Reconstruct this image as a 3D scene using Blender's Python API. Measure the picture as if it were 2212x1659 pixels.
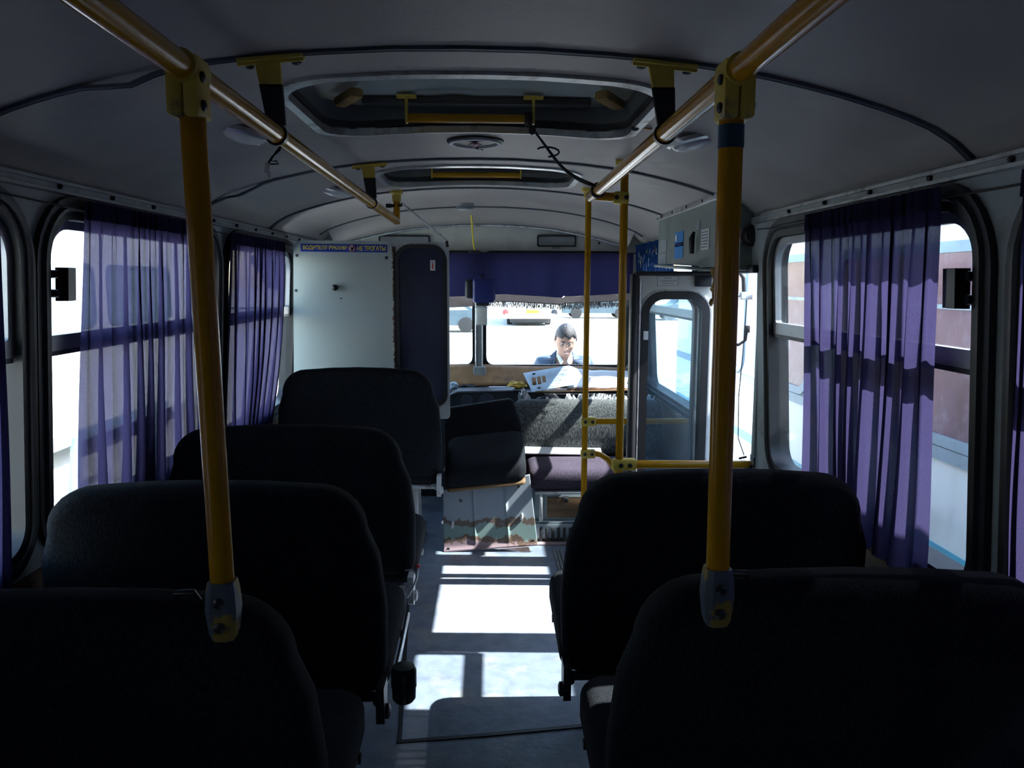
import bpy, bmesh, math, random
from mathutils import Vector, Matrix, Euler, noise
from mathutils.geometry import tessellate_polygon

PI = math.pi
for o in list(bpy.data.objects):
    bpy.data.objects.remove(o, do_unlink=True)
SC = bpy.context.scene
COL = SC.collection
RNG = random.Random(5)

# ------------------------------------------------------------------ camera, sky, sun, exposure
cd = bpy.data.cameras.new('camera')
cam = bpy.data.objects.new('camera', cd)
COL.objects.link(cam)
cd.sensor_fit = 'HORIZONTAL'
cd.sensor_width = 36.0
cd.lens = 1700.0 / 2212.0 * 36.0
cd.clip_start = 0.02
cd.clip_end = 500
cam.location = (0.05, 0.0, 1.45)
_r = Vector((0.99960162, -0.02798767, 0.00364518))
_f = Vector((0.02822405, 0.99122984, -0.12909997))
_u = _r.cross(_f)
cam.rotation_euler = Matrix((( _r.x, _u.x, -_f.x), (_r.y, _u.y, -_f.y), (_r.z, _u.z, -_f.z))).to_euler()
SC.camera = cam

SUN_DIR = Vector((-1.0, 0.04, -1.13)).normalized()
w = bpy.data.worlds.new('sky')
SC.world = w
w.use_nodes = True
nt = w.node_tree
bg = nt.nodes['Background']
sky = nt.nodes.new('ShaderNodeTexSky')
sky.sky_type = 'NISHITA'
sky.sun_disc = False
sky.sun_elevation = math.asin(-SUN_DIR.z)
sky.sun_rotation = math.atan2(-SUN_DIR.x, -SUN_DIR.y)
sky.air_density = 1.3
sky.dust_density = 0.6
nt.links.new(sky.outputs[0], bg.inputs[0])
bg.inputs[1].default_value = 0.42
sl = bpy.data.lights.new('sun', 'SUN')
sl.energy = 11.0
sl.angle = math.radians(0.53)
sl.color = (1.0, 0.97, 0.93)
so = bpy.data.objects.new('sun', sl)
so.rotation_euler = SUN_DIR.to_track_quat('-Z', 'Y').to_euler()
so.location = (6, 2, 8)
COL.objects.link(so)

vs = SC.view_settings
SC.display_settings.display_device = 'sRGB'
vs.view_transform = 'Standard'
vs.look = 'None'
vs.exposure = 1.5
vs.gamma = 1.0
vs.use_curve_mapping = False
SC.cycles.max_bounces = 10
SC.cycles.diffuse_bounces = 5
SC.cycles.glossy_bounces = 4
SC.cycles.transmission_bounces = 6
SC.cycles.transparent_max_bounces = 24
SC.cycles.sample_clamp_indirect = 4.0
SC.cycles.use_denoising = True
SC.cycles.caustics_reflective = False

# ------------------------------------------------------------------ materials
def nodes_of(name):
    m = bpy.data.materials.new(name)
    m.use_nodes = True
    t = m.node_tree
    return m, t, t.nodes, t.links, t.nodes['Principled BSDF']

def mat(name, col, rough=0.6, metal=0.0, var=0.15, scale=6.0, bump=0.0, bscale=60.0, spec=0.5, dirt=None, dscale=3.0, dlo=0.52, dhi=0.68, coat=0.0, stretch=None):
    m, t, N, L, p = nodes_of(name)
    p.inputs['Roughness'].default_value = rough
    p.inputs['Metallic'].default_value = metal
    p.inputs['Specular IOR Level'].default_value = spec
    p.inputs['Coat Weight'].default_value = coat
    p.inputs['Coat Roughness'].default_value = 0.12
    tc = N.new('ShaderNodeTexCoord')
    src = tc.outputs['Object']
    if stretch:
        mp = N.new('ShaderNodeMapping'); mp.inputs['Scale'].default_value = stretch
        L.new(src, mp.inputs[0]); src = mp.outputs[0]
    nz = N.new('ShaderNodeTexNoise')
    nz.inputs['Scale'].default_value = scale
    nz.inputs['Detail'].default_value = 5
    L.new(src, nz.inputs['Vector'])
    cr = N.new('ShaderNodeValToRGB')
    a = [max(0, c * (1 - var)) for c in col]; b = [min(1, c * (1 + var)) for c in col]
    cr.color_ramp.elements[0].position = 0.3; cr.color_ramp.elements[0].color = (*a, 1)
    cr.color_ramp.elements[1].position = 0.7; cr.color_ramp.elements[1].color = (*b, 1)
    L.new(nz.outputs['Fac'], cr.inputs[0])
    out = cr.outputs[0]
    if dirt:
        n2 = N.new('ShaderNodeTexNoise'); n2.inputs['Scale'].default_value = dscale; n2.inputs['Detail'].default_value = 8
        n2.inputs['Roughness'].default_value = 0.65
        L.new(src, n2.inputs['Vector'])
        r2 = N.new('ShaderNodeValToRGB'); r2.color_ramp.elements[0].position = dlo; r2.color_ramp.elements[1].position = dhi
        L.new(n2.outputs['Fac'], r2.inputs[0])
        mx = N.new('ShaderNodeMixRGB'); mx.inputs[2].default_value = (*dirt, 1)
        L.new(r2.outputs[0], mx.inputs[0]); L.new(out, mx.inputs[1]); out = mx.outputs[0]
    L.new(out, p.inputs['Base Color'])
    if bump:
        n3 = N.new('ShaderNodeTexNoise'); n3.inputs['Scale'].default_value = bscale; n3.inputs['Detail'].default_value = 3
        L.new(src, n3.inputs['Vector'])
        bp = N.new('ShaderNodeBump'); bp.inputs['Strength'].default_value = bump; bp.inputs['Distance'].default_value = 0.01
        L.new(n3.outputs['Fac'], bp.inputs['Height']); L.new(bp.outputs[0], p.inputs['Normal'])
    return m

def weave(name, col, thread, scale=220.0):
    """ribbed seat fabric with pale threads"""
    m, t, N, L, p = nodes_of(name)
    p.inputs['Roughness'].default_value = 0.95
    p.inputs['Specular IOR Level'].default_value = 0.1
    tc = N.new('ShaderNodeTexCoord')
    mp = N.new('ShaderNodeMapping'); mp.inputs['Scale'].default_value = (scale, scale, scale * 0.18)
    L.new(tc.outputs['Object'], mp.inputs[0])
    nz = N.new('ShaderNodeTexNoise'); nz.inputs['Scale'].default_value = 1.0; nz.inputs['Detail'].default_value = 2
    L.new(mp.outputs[0], nz.inputs['Vector'])
    big = N.new('ShaderNodeTexNoise'); big.inputs['Scale'].default_value = 5; big.inputs['Detail'].default_value = 4
    L.new(tc.outputs['Object'], big.inputs['Vector'])
    cr = N.new('ShaderNodeValToRGB')
    cr.color_ramp.elements[0].position = 0.42; cr.color_ramp.elements[0].color = (*col, 1)
    cr.color_ramp.elements[1].position = 0.62; cr.color_ramp.elements[1].color = (*thread, 1)
    L.new(nz.outputs['Fac'], cr.inputs[0])
    mx = N.new('ShaderNodeMixRGB'); mx.blend_type = 'MULTIPLY'; mx.inputs[0].default_value = 0.5
    L.new(cr.outputs[0], mx.inputs[1]); L.new(big.outputs['Fac'], mx.inputs[2])
    L.new(mx.outputs[0], p.inputs['Base Color'])
    bp = N.new('ShaderNodeBump'); bp.inputs['Strength'].default_value = 0.5; bp.inputs['Distance'].default_value = 0.003
    L.new(nz.outputs['Fac'], bp.inputs['Height']); L.new(bp.outputs[0], p.inputs['Normal'])
    return m

def glass(name, tint=(1, 1, 1), haze=0.03, refl=0.06, hazecol=(0.8, 0.85, 0.9)):
    """thin window pane: straight-through glass, a little dust, a little mirror"""
    m = bpy.data.materials.new(name); m.use_nodes = True
    t = m.node_tree; N = t.nodes; L = t.links; N.clear()
    out = N.new('ShaderNodeOutputMaterial')
    tr = N.new('ShaderNodeBsdfTransparent'); tr.inputs[0].default_value = (*tint, 1)
    gl = N.new('ShaderNodeBsdfGlossy'); gl.inputs['Roughness'].default_value = 0.03
    df = N.new('ShaderNodeBsdfDiffuse'); df.inputs[0].default_value = (*hazecol, 1)
    lw = N.new('ShaderNodeLayerWeight'); lw.inputs['Blend'].default_value = 0.35
    mu = N.new('ShaderNodeMath'); mu.operation = 'MULTIPLY'; mu.inputs[1].default_value = refl / 0.2
    L.new(lw.outputs['Fresnel'], mu.inputs[0])
    mu.use_clamp = True
    nz = N.new('ShaderNodeTexNoise'); nz.inputs['Scale'].default_value = 9; nz.inputs['Detail'].default_value = 7
    tc = N.new('ShaderNodeTexCoord'); L.new(tc.outputs['Object'], nz.inputs['Vector'])
    m2 = N.new('ShaderNodeMath'); m2.operation = 'MULTIPLY'; m2.inputs[1].default_value = haze * 2
    L.new(nz.outputs['Fac'], m2.inputs[0])
    a = N.new('ShaderNodeMixShader'); b = N.new('ShaderNodeMixShader')
    L.new(m2.outputs[0], a.inputs[0]); L.new(tr.outputs[0], a.inputs[1]); L.new(df.outputs[0], a.inputs[2])
    L.new(mu.outputs[0], b.inputs[0]); L.new(a.outputs[0], b.inputs[1]); L.new(gl.outputs[0], b.inputs[2])
    L.new(b.outputs[0], out.inputs[0])
    return m

def cloth(name, col, trans=0.5, open_=0.15, scale=400):
    """thin woven curtain: part diffuse, part translucent, part open weave"""
    m = bpy.data.materials.new(name); m.use_nodes = True
    t = m.node_tree; N = t.nodes; L = t.links; N.clear()
    out = N.new('ShaderNodeOutputMaterial')
    tc = N.new('ShaderNodeTexCoord')
    nz = N.new('ShaderNodeTexNoise'); nz.inputs['Scale'].default_value = scale; nz.inputs['Detail'].default_value = 2
    L.new(tc.outputs['Object'], nz.inputs['Vector'])
    cr = N.new('ShaderNodeValToRGB')
    cr.color_ramp.elements[0].position = 0.3; cr.color_ramp.elements[0].color = (*[c * 0.8 for c in col], 1)
    cr.color_ramp.elements[1].position = 0.7; cr.color_ramp.elements[1].color = (*[min(1, c * 1.2) for c in col], 1)
    L.new(nz.outputs['Fac'], cr.inputs[0])
    df = N.new('ShaderNodeBsdfDiffuse'); tl = N.new('ShaderNodeBsdfTranslucent'); tp = N.new('ShaderNodeBsdfTransparent')
    L.new(cr.outputs[0], df.inputs[0]); L.new(cr.outputs[0], tl.inputs[0])
    tp.inputs[0].default_value = (*[min(1, 0.45 + 0.9 * c) for c in col], 1)
    a = N.new('ShaderNodeMixShader'); a.inputs[0].default_value = trans
    L.new(df.outputs[0], a.inputs[1]); L.new(tl.outputs[0], a.inputs[2])
    b = N.new('ShaderNodeMixShader'); b.inputs[0].default_value = open_
    L.new(a.outputs[0], b.inputs[1]); L.new(tp.outputs[0], b.inputs[2])
    L.new(b.outputs[0], out.inputs[0])
    return m

M = {}
M['ceiling'] = mat('ceiling_vinyl', (0.285, 0.272, 0.262), 0.55, var=0.07, scale=2.2, bump=0.08, bscale=90, dirt=(0.23, 0.22, 0.215), dscale=1.3)
M['wall'] = mat('wall_paint', (0.32, 0.37, 0.375), 0.5, var=0.1, dirt=(0.20, 0.20, 0.19), dscale=5)
M['wallboard'] = mat('lower_wall_board', (0.16, 0.10, 0.06), 0.6, var=0.25, stretch=(1, 1, 8))
M['header'] = mat('header_paint', (0.70, 0.72, 0.67), 0.5, var=0.06, dirt=(0.58, 0.58, 0.54), dscale=4)
M['floor'] = mat('floor_linoleum', (0.165, 0.205, 0.265), 0.45, var=0.2, scale=14, bump=0.15, bscale=40, dirt=(0.26, 0.27, 0.28), dscale=6)
M['rubber'] = mat('black_rubber', (0.012, 0.013, 0.016), 0.5, var=0.3)
M['blackp'] = mat('black_plastic', (0.010, 0.011, 0.014), 0.35, var=0.2)
M['rib'] = mat('dark_strip', (0.05, 0.06, 0.08), 0.4, var=0.2)
M['alu'] = mat('aluminium', (0.55, 0.57, 0.58), 0.35, metal=0.9, var=0.12, scale=20, dirt=(0.25, 0.25, 0.26), dscale=15)
M['winframe'] = mat('window_alloy', (0.30, 0.31, 0.33), 0.4, metal=0.6, var=0.15)
M['chrome'] = mat('chrome', (0.7, 0.72, 0.75), 0.15, metal=1.0, var=0.05)
M['yellow'] = mat('yellow_tube_paint', (0.44, 0.215, 0.008), 0.2, var=0.12, scale=9, spec=0.22, dirt=(0.36, 0.15, 0.01), dscale=8, dlo=0.6, dhi=0.78)
M['yellowp'] = mat('yellow_clamp_paint', (0.55, 0.42, 0.06), 0.45, var=0.12, dirt=(0.2, 0.17, 0.09), dscale=22, dlo=0.58, dhi=0.7)
M['clampworn'] = mat('worn_clamp', (0.26, 0.18, 0.02), 0.5, var=0.2, dirt=(0.07, 0.09, 0.12), dscale=14, dlo=0.45, dhi=0.5)
M['bolt'] = mat('dark_bolt', (0.05, 0.05, 0.055), 0.4, metal=0.7)
M['tape'] = mat('blue_tape', (0.012, 0.05, 0.09), 0.4)
M['seat'] = weave('seat_fabric', (0.012, 0.014, 0.018), (0.030, 0.034, 0.040), 420)
M['seatv'] = weave('bench_fabric_violet', (0.05, 0.04, 0.06), (0.13, 0.11, 0.15), 420)
M['benchg'] = weave('bench_fabric_grey', (0.05, 0.06, 0.065), (0.20, 0.215, 0.21), 260)
M['frame'] = mat('white_frame_paint', (0.55, 0.58, 0.58), 0.4, var=0.1, dirt=(0.22, 0.17, 0.12), dscale=14, dlo=0.56, dhi=0.7)
M['panel'] = mat('partition_board', (0.40, 0.47, 0.46), 0.45, var=0.05, scale=3, dirt=(0.30, 0.35, 0.33), dscale=2.5, dlo=0.55, dhi=0.85)
M['darkpane'] = mat('curtained_dark_pane', (0.045, 0.05, 0.085), 0.12, var=0.2, scale=3)
M['blue'] = mat('sticker_blue', (0.006, 0.04, 0.36), 0.4, var=0.05)
M['skyblue'] = mat('sticker_sky_blue', (0.02, 0.27, 0.75), 0.4, var=0.05)
M['letter'] = mat('letter_yellow', (0.85, 0.68, 0.03), 0.5, var=0.03)
M['ink'] = mat('black_ink', (0.02, 0.02, 0.025), 0.6, var=0.02)
M['grey_ink'] = mat('grey_ink', (0.16, 0.18, 0.2), 0.6, var=0.02)
M['paper'] = mat('white_paper', (0.75, 0.76, 0.76), 0.8, var=0.05)
M['red'] = mat('sign_red', (0.6, 0.06, 0.06), 0.5)
M['pinkpaper'] = mat('pink_label', (0.6, 0.42, 0.45), 0.7)
M['box'] = mat('box_grey_green', (0.21, 0.255, 0.235), 0.45, var=0.06, dirt=(0.14, 0.16, 0.15), dscale=5)
M['lens'] = mat('lamp_lens', (0.62, 0.64, 0.64), 0.25, var=0.05)
M['lid'] = mat('hatch_lid', (0.46, 0.54, 0.52), 0.2, var=0.15, scale=3, spec=0.7)
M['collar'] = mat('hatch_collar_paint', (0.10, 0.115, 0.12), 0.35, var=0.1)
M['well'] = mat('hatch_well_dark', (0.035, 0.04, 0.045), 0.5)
M['wood'] = mat('wood', (0.17, 0.10, 0.045), 0.6, var=0.3, scale=5, stretch=(1, 8, 8))
M['foam'] = mat('old_foam', (0.30, 0.19, 0.07), 0.9, var=0.3, bump=0.4, bscale=40)
M['cowl'] = mat('brown_cowl', (0.34, 0.20, 0.10), 0.6, var=0.25, scale=7, dirt=(0.14, 0.09, 0.06), dscale=6)
M['dash'] = mat('dash_black', (0.018, 0.022, 0.030), 0.45, var=0.2)
M['metalblue'] = mat('grey_blue_metal', (0.36, 0.44, 0.47), 0.45, var=0.1, dirt=(0.24, 0.28, 0.29), dscale=4)
M['visor'] = mat('grey_panel', (0.30, 0.33, 0.34), 0.3, var=0.2)
M['mirror'] = mat('navy_plastic', (0.02, 0.03, 0.16), 0.35)
M['bcloth'] = cloth('windscreen_curtain_cloth', (0.012, 0.012, 0.038), 0.45, 0.0)
M['bframe'] = cloth('curtain_border_cloth', (0.13, 0.10, 0.095), 0.35, 0.02)
M['bfringe'] = mat('curtain_fringe_thread', (0.13, 0.11, 0.10), 0.9)
M['fringeblue'] = cloth('fringed_blue_cloth', (0.012, 0.04, 0.13), 0.3, 0.0)
M['curtain'] = cloth('violet_curtain_cloth', (0.040, 0.034, 0.088), 0.60, 0.05)
M['light_block'] = cloth('light_block_curtain_cloth', (0.03, 0.028, 0.07), 0.12, 0.0)  # dense cloth added out of view to keep light off the near ceiling
M['glass'] = glass('window_glass', (0.93, 0.96, 0.97), 0.030, 0.05)
M['dirty'] = glass('dusty_door_glass', (0.70, 0.80, 0.86), 0.06, 0.08, (0.6, 0.75, 0.85))
M['wscreen'] = glass('windscreen_glass', (0.95, 0.97, 0.97), 0.025, 0.04)
M['white'] = mat('white_bus_paint', (0.80, 0.82, 0.83), 0.4, var=0.03, scale=2, dirt=(0.68, 0.69, 0.68), dscale=3)
M['cyan'] = mat('cyan_stripe_paint', (0.02, 0.36, 0.52), 0.4, var=0.1)
M['maroon'] = mat('maroon_window', (0.15, 0.055, 0.075), 0.25, var=0.25, scale=4, dirt=(0.22, 0.13, 0.17), dscale=5)
M['paleglass'] = mat('pale_blue_window', (0.28, 0.40, 0.46), 0.2, var=0.15)
M['slate'] = mat('grey_blue_moulding', (0.22, 0.32, 0.40), 0.45)
M['ground'] = mat('pale_yard_gravel', (0.50, 0.49, 0.46), 0.95, var=0.12, scale=1.5, dirt=(0.40, 0.36, 0.29), dscale=0.6)
M['tyre'] = mat('tyre', (0.02, 0.02, 0.02), 0.8)
M['skin'] = mat('skin', (0.42, 0.24, 0.18), 0.55, var=0.08)
M['hair'] = mat('dark_hair', (0.02, 0.02, 0.025), 0.5, var=0.3, bump=0.5, bscale=200)
M['jacket'] = mat('navy_jacket', (0.03, 0.06, 0.11), 0.7, var=0.15)
M['jgrey'] = mat('grey_stripe', (0.25, 0.3, 0.36), 0.7)
M['shirt'] = mat('pale_shirt', (0.62, 0.68, 0.72), 0.8)
M['trouser'] = mat('dark_trousers', (0.02, 0.02, 0.03), 0.8)
M['leaf'] = mat('tree_leaf', (0.05, 0.09, 0.04), 0.8, var=0.4, scale=3, bump=0.8, bscale=4)
M['rust'] = mat('rusty_edge', (0.22, 0.12, 0.07), 0.8, var=0.4, scale=30)
M['pinkmetal'] = mat('dusty_pink_floor_sheet', (0.40, 0.31, 0.32), 0.6, var=0.15, dirt=(0.28, 0.18, 0.14), dscale=8)
M['carpaint'] = mat('blue_car_paint', (0.05, 0.085, 0.11), 0.35)
M['cord'] = mat('black_cord', (0.008, 0.008, 0.010), 0.7)
M['yellowcloth'] = mat('yellow_cloth', (0.62, 0.42, 0.08), 0.8, var=0.25, scale=20)
M['bluesheet'] = mat('pale_blue_sheet', (0.46, 0.60, 0.72), 0.5, var=0.12, scale=18)

def worn_sheet():
    """engine hatch sheet: grey-blue paint above, flaked green primer band, rust, dusty pink foot (bands fixed on the sheet)"""
    m, t, N, L, p = nodes_of('worn_engine_sheet')
    p.inputs['Roughness'].default_value = 0.5
    tc = N.new('ShaderNodeTexCoord')
    sp = N.new('ShaderNodeSeparateXYZ'); L.new(tc.outputs['Object'], sp.inputs[0])
    nz = N.new('ShaderNodeTexNoise'); nz.inputs['Scale'].default_value = 9; nz.inputs['Detail'].default_value = 10; nz.inputs['Roughness'].default_value = 0.7
    L.new(tc.outputs['Object'], nz.inputs['Vector'])
    ad = N.new('ShaderNodeMath'); ad.operation = 'MULTIPLY_ADD'; ad.inputs[1].default_value = 0.20
    L.new(nz.outputs['Fac'], ad.inputs[0]); L.new(sp.outputs['Z'], ad.inputs[2])
    cr = N.new('ShaderNodeValToRGB'); e = cr.color_ramp; e.interpolation = 'CONSTANT'
    stops = [(0.0, (0.30, 0.22, 0.24)), (0.145, (0.13, 0.085, 0.06)), (0.175, (0.20, 0.29, 0.27)), (0.238, (0.13, 0.095, 0.075)), (0.262, (0.26, 0.31, 0.35))]
    e.elements[0].position = 0; e.elements[0].color = (*stops[0][1], 1)
    e.elements[1].position = stops[1][0]; e.elements[1].color = (*stops[1][1], 1)
    for ps, c in stops[2:]:
        x = e.elements.new(ps); x.color = (*c, 1)
    L.new(ad.outputs[0], cr.inputs[0]); L.new(cr.outputs[0], p.inputs['Base Color'])
    return m
M['worn'] = worn_sheet()

# ------------------------------------------------------------------ geometry helpers
class G:
    def __init__(s):
        s.v = []; s.f = []
    def add(s, vs, fs):
        b = len(s.v)
        s.v += [Vector(q) for q in vs]
        s.f += [tuple(i + b for i in f) for f in fs]
        return s
    def bm(s, bm, mtx=None):
        bm.verts.index_update()
        vs = [(mtx @ q.co if mtx else q.co.copy()) for q in bm.verts]
        s.add(vs, [[q.index for q in f.verts] for f in bm.faces]); bm.free()
        return s
    def box(s, c, size, rot=None, bev=0.0, seg=2):
        b = bmesh.new(); bmesh.ops.create_cube(b, size=1)
        for q in b.verts:
            q.co = Vector((q.co.x * size[0], q.co.y * size[1], q.co.z * size[2]))
        if bev:
            bmesh.ops.bevel(b, geom=b.edges[:], offset=min(bev, 0.45 * min(size)), segments=seg, affect='EDGES', profile=0.5)
        m = Matrix.Translation(c) @ (Euler(rot).to_matrix().to_4x4() if rot else Matrix())
        return s.bm(b, m)
    def tube(s, pts, r, n=12, caps=True, close=False):
        pts = [Vector(p) for p in pts]; k = len(pts)
        rs = r if isinstance(r, (list, tuple)) else [r] * k
        up = None; rings = []
        for i, p in enumerate(pts):
            if close: d = pts[(i + 1) % k] - pts[i - 1]
            else: d = pts[min(i + 1, k - 1)] - pts[max(i - 1, 0)]
            d.normalize()
            if up is None:
                up = d.orthogonal().normalized()
            up = (up - d * up.dot(d))
            up = up.normalized() if up.length > 1e-6 else d.orthogonal().normalized()
            sd = d.cross(up)
            rings.append([p + (up * math.cos(2 * PI * j / n) + sd * math.sin(2 * PI * j / n)) * rs[i] for j in range(n)])
        vs = [q for rg in rings for q in rg]; fs = []
        for i in range(k if close else k - 1):
            i2 = (i + 1) % k
            for j in range(n):
                j2 = (j + 1) % n
                fs.append((i * n + j, i * n + j2, i2 * n + j2, i2 * n + j))
        if caps and not close:
            fs.append(tuple(reversed(range(n)))); fs.append(tuple((k - 1) * n + j for j in range(n)))
        return s.add(vs, fs)
    def cyl(s, a, b, r, n=16, r2=None):
        return s.tube([a, b], [r, r if r2 is None else r2], n)
    def lathe(s, c, axis, prof, n=24):
        """prof: (radius, height along axis)"""
        ax = Vector(axis).normalized(); u = ax.orthogonal().normalized(); v = ax.cross(u); c = Vector(c)
        vs = []; fs = []
        for r, h in prof:
            for j in range(n):
                a = 2 * PI * j / n
                vs.append(c + ax * h + (u * math.cos(a) + v * math.sin(a)) * max(r, 1e-5))
        for i in range(len(prof) - 1):
            for j in range(n):
                j2 = (j + 1) % n
                fs.append((i * n + j, i * n + j2, (i + 1) * n + j2, (i + 1) * n + j))
        fs.append(tuple(reversed(range(n)))); fs.append(tuple((len(prof) - 1) * n + j for j in range(n)))
        return s.add(vs, fs)
    def ell(s, c, r, n=16, m=10, rot=None):
        R_ = Euler(rot).to_matrix() if rot else Matrix.Identity(3); c = Vector(c)
        vs = [c + R_ @ Vector((0, 0, r[2]))]; fs = []
        for i in range(1, m):
            t = PI * i / m
            for j in range(n):
                a = 2 * PI * j / n
                vs.append(c + R_ @ Vector((r[0] * math.sin(t) * math.cos(a), r[1] * math.sin(t) * math.sin(a), r[2] * math.cos(t))))
        vs.append(c - R_ @ Vector((0, 0, r[2]))); last = len(vs) - 1
        for j in range(n): fs.append((0, 1 + j, 1 + (j + 1) % n))
        for i in range(m - 2):
            for j in range(n):
                a = 1 + i * n; j2 = (j + 1) % n
                fs.append((a + j, a + n + j, a + n + j2, a + j2))
        a = 1 + (m - 2) * n
        for j in range(n): fs.append((a + j, last, a + (j + 1) % n))
        return s.add(vs, fs)
    def plate(s, outer, holes, thick, mp):
        """flat sheet with holes; mp(u, v, w) -> 3D, w from 0 to thick"""
        loops = [list(outer)] + [list(h) for h in holes]
        tri = tessellate_polygon([[Vector((u, v, 0)) for u, v in lp] for lp in loops])
        flat = [q for lp in loops for q in lp]; k = len(flat)
        vs = [mp(u, v, 0) for u, v in flat] + [mp(u, v, thick) for u, v in flat]
        fs = []
        for t in tri:
            fs.append(tuple(t)); fs.append(tuple(i + k for i in reversed(t)))
        b = 0
        for lp in loops:
            n = len(lp)
            for i in range(n):
                j = (i + 1) % n
                fs.append((b + i, b + j, b + j + k, b + i + k))
            b += n
        return s.add(vs, fs)
    def pillow(s, outline, th, rnd, mp, layers=4, bulge=0.0):
        """soft slab: outline (u, v), thickness th, rounded rims; mp(u, v, w)"""
        cu = sum(q[0] for q in outline) / len(outline); cv = sum(q[1] for q in outline) / len(outline)
        hw = max(abs(q[0] - cu) for q in outline); hv = max(abs(q[1] - cv) for q in outline)
        n = len(outline); rings = []
        prof = []
        for i in range(layers + 1):
            a = PI / 2 * i / layers
            prof.append((rnd * (1 - math.sin(a)), rnd * (1 - math.cos(a))))
        seq = prof + [(p[0], th - p[1]) for p in reversed(prof)]
        vs = []; fs = []
        for ins, wv in seq:
            for q in outline:
                vs.append(mp(cu + (q[0] - cu) * (1 - ins / hw), cv + (q[1] - cv) * (1 - ins / hv), wv))
        k = len(seq)
        for i in range(k - 1):
            for j in range(n):
                j2 = (j + 1) % n
                fs.append((i * n + j, i * n + j2, (i + 1) * n + j2, (i + 1) * n + j))
        # domed caps in rings
        for end, wv, sg in ((0, 0.0, -1), (k - 1, th, 1)):
            ins = seq[end][0]; prev = [end * n + j for j in range(n)]
            for st in (0.75, 0.45):
                b = len(vs)
                dz = bulge * (1 - st * st) * sg
                for q in outline:
                    vs.append(mp(cu + (q[0] - cu) * (1 - ins / hw) * st, cv + (q[1] - cv) * (1 - ins / hv) * st, wv + dz))
                for j in range(n):
                    j2 = (j + 1) % n
                    f = (prev[j], prev[j2], b + j2, b + j)
                    fs.append(f if sg > 0 else tuple(reversed(f)))
                prev = [b + j for j in range(n)]
            c = len(vs); vs.append(mp(cu, cv, wv + bulge * sg))
            for j in range(n):
                f = (prev[j], prev[(j + 1) % n], c)
                fs.append(f if sg > 0 else tuple(reversed(f)))
        return s.add(vs, fs)
    def grid(s, nu, nv, fn):
        vs = [fn(i / nu, j / nv) for j in range(nv + 1) for i in range(nu + 1)]
        fs = [(j * (nu + 1) + i, j * (nu + 1) + i + 1, (j + 1) * (nu + 1) + i + 1, (j + 1) * (nu + 1) + i) for j in range(nv) for i in range(nu)]
        return s.add(vs, fs)
    def build(s, name, m, parent=None, smooth=True, ang=40, fix=True):
        me = bpy.data.meshes.new(name)
        base = Vector((0, 0, 0))
        q = parent
        while q is not None:
            base += q.location; q = q.parent
        me.from_pydata([v - base for v in s.v], [], s.f)
        if fix:
            b = bmesh.new(); b.from_mesh(me); bmesh.ops.recalc_face_normals(b, faces=b.faces[:]); b.to_mesh(me); b.free()
        me.update()
        if smooth:
            me.polygons.foreach_set('use_smooth', [True] * len(me.polygons))
            me.set_sharp_from_angle(angle=math.radians(ang))
        me.materials.append(m)
        o = bpy.data.objects.new(name, me); COL.objects.link(o)
        if parent is not None: o.parent = parent
        return o

def tag(o, label, cat, group=None, kind=None):
    o['label'] = label; o['category'] = cat
    if group: o['group'] = group
    if kind: o['kind'] = kind
    return o

def thing(name, loc, label, cat, group=None, kind=None):
    o = bpy.data.objects.new(name, None); o.location = loc; o.empty_display_size = 0.1
    COL.objects.link(o)
    return tag(o, label, cat, group, kind)

def copy_tree(o, parent=None):
    c = o.copy(); COL.objects.link(c)
    if parent is not None: c.parent = parent
    for ch in list(o.children): copy_tree(ch, c)
    return c

def rrect(u0, v0, u1, v1, r, n=6):
    if not isinstance(r, (list, tuple)): r = [r] * 4
    pts = []
    for (cu, cv, a0, rr) in ((u1 - r[0], v0 + r[0], -PI / 2, r[0]), (u1 - r[1], v1 - r[1], 0, r[1]), (u0 + r[2], v1 - r[2], PI / 2, r[2]), (u0 + r[3], v0 + r[3], PI, r[3])):
        if rr < 1e-5: pts.append((cu, cv)); continue
        for i in range(n + 1):
            a = a0 + PI / 2 * i / n
            pts.append((cu + rr * math.cos(a), cv + rr * math.sin(a)))
    return pts

def text(body, name, m, parent, mp, width, height=None, bold=0.0):
    """flat lettering fitted to width (and height), laid with mp(u, v, w)"""
    cu = bpy.data.curves.new(name, 'FONT'); cu.body = body; cu.align_x = 'CENTER'; cu.size = 1; cu.offset = bold; cu.resolution_u = 2
    o = bpy.data.objects.new(name, cu); COL.objects.link(o)
    bpy.context.view_layer.update()
    dg = bpy.context.evaluated_depsgraph_get()
    me = bpy.data.meshes.new_from_object(o.evaluated_get(dg))
    bpy.data.objects.remove(o, do_unlink=True)
    xs = [v.co.x for v in me.vertices]; ys = [v.co.y for v in me.vertices]
    x0, x1, y0, y1 = min(xs), max(xs), min(ys), max(ys)
    k = width / (x1 - x0); ky = height / (y1 - y0) if height else k
    g = G(); g.add([mp((v.co.x - (x0 + x1) / 2) * k, (v.co.y - (y0 + y1) / 2) * ky, 0.0) for v in me.vertices], [tuple(p.vertices) for p in me.polygons])
    bpy.data.meshes.remove(me)
    return g.build(name, m, parent, smooth=False, fix=False)

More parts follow.
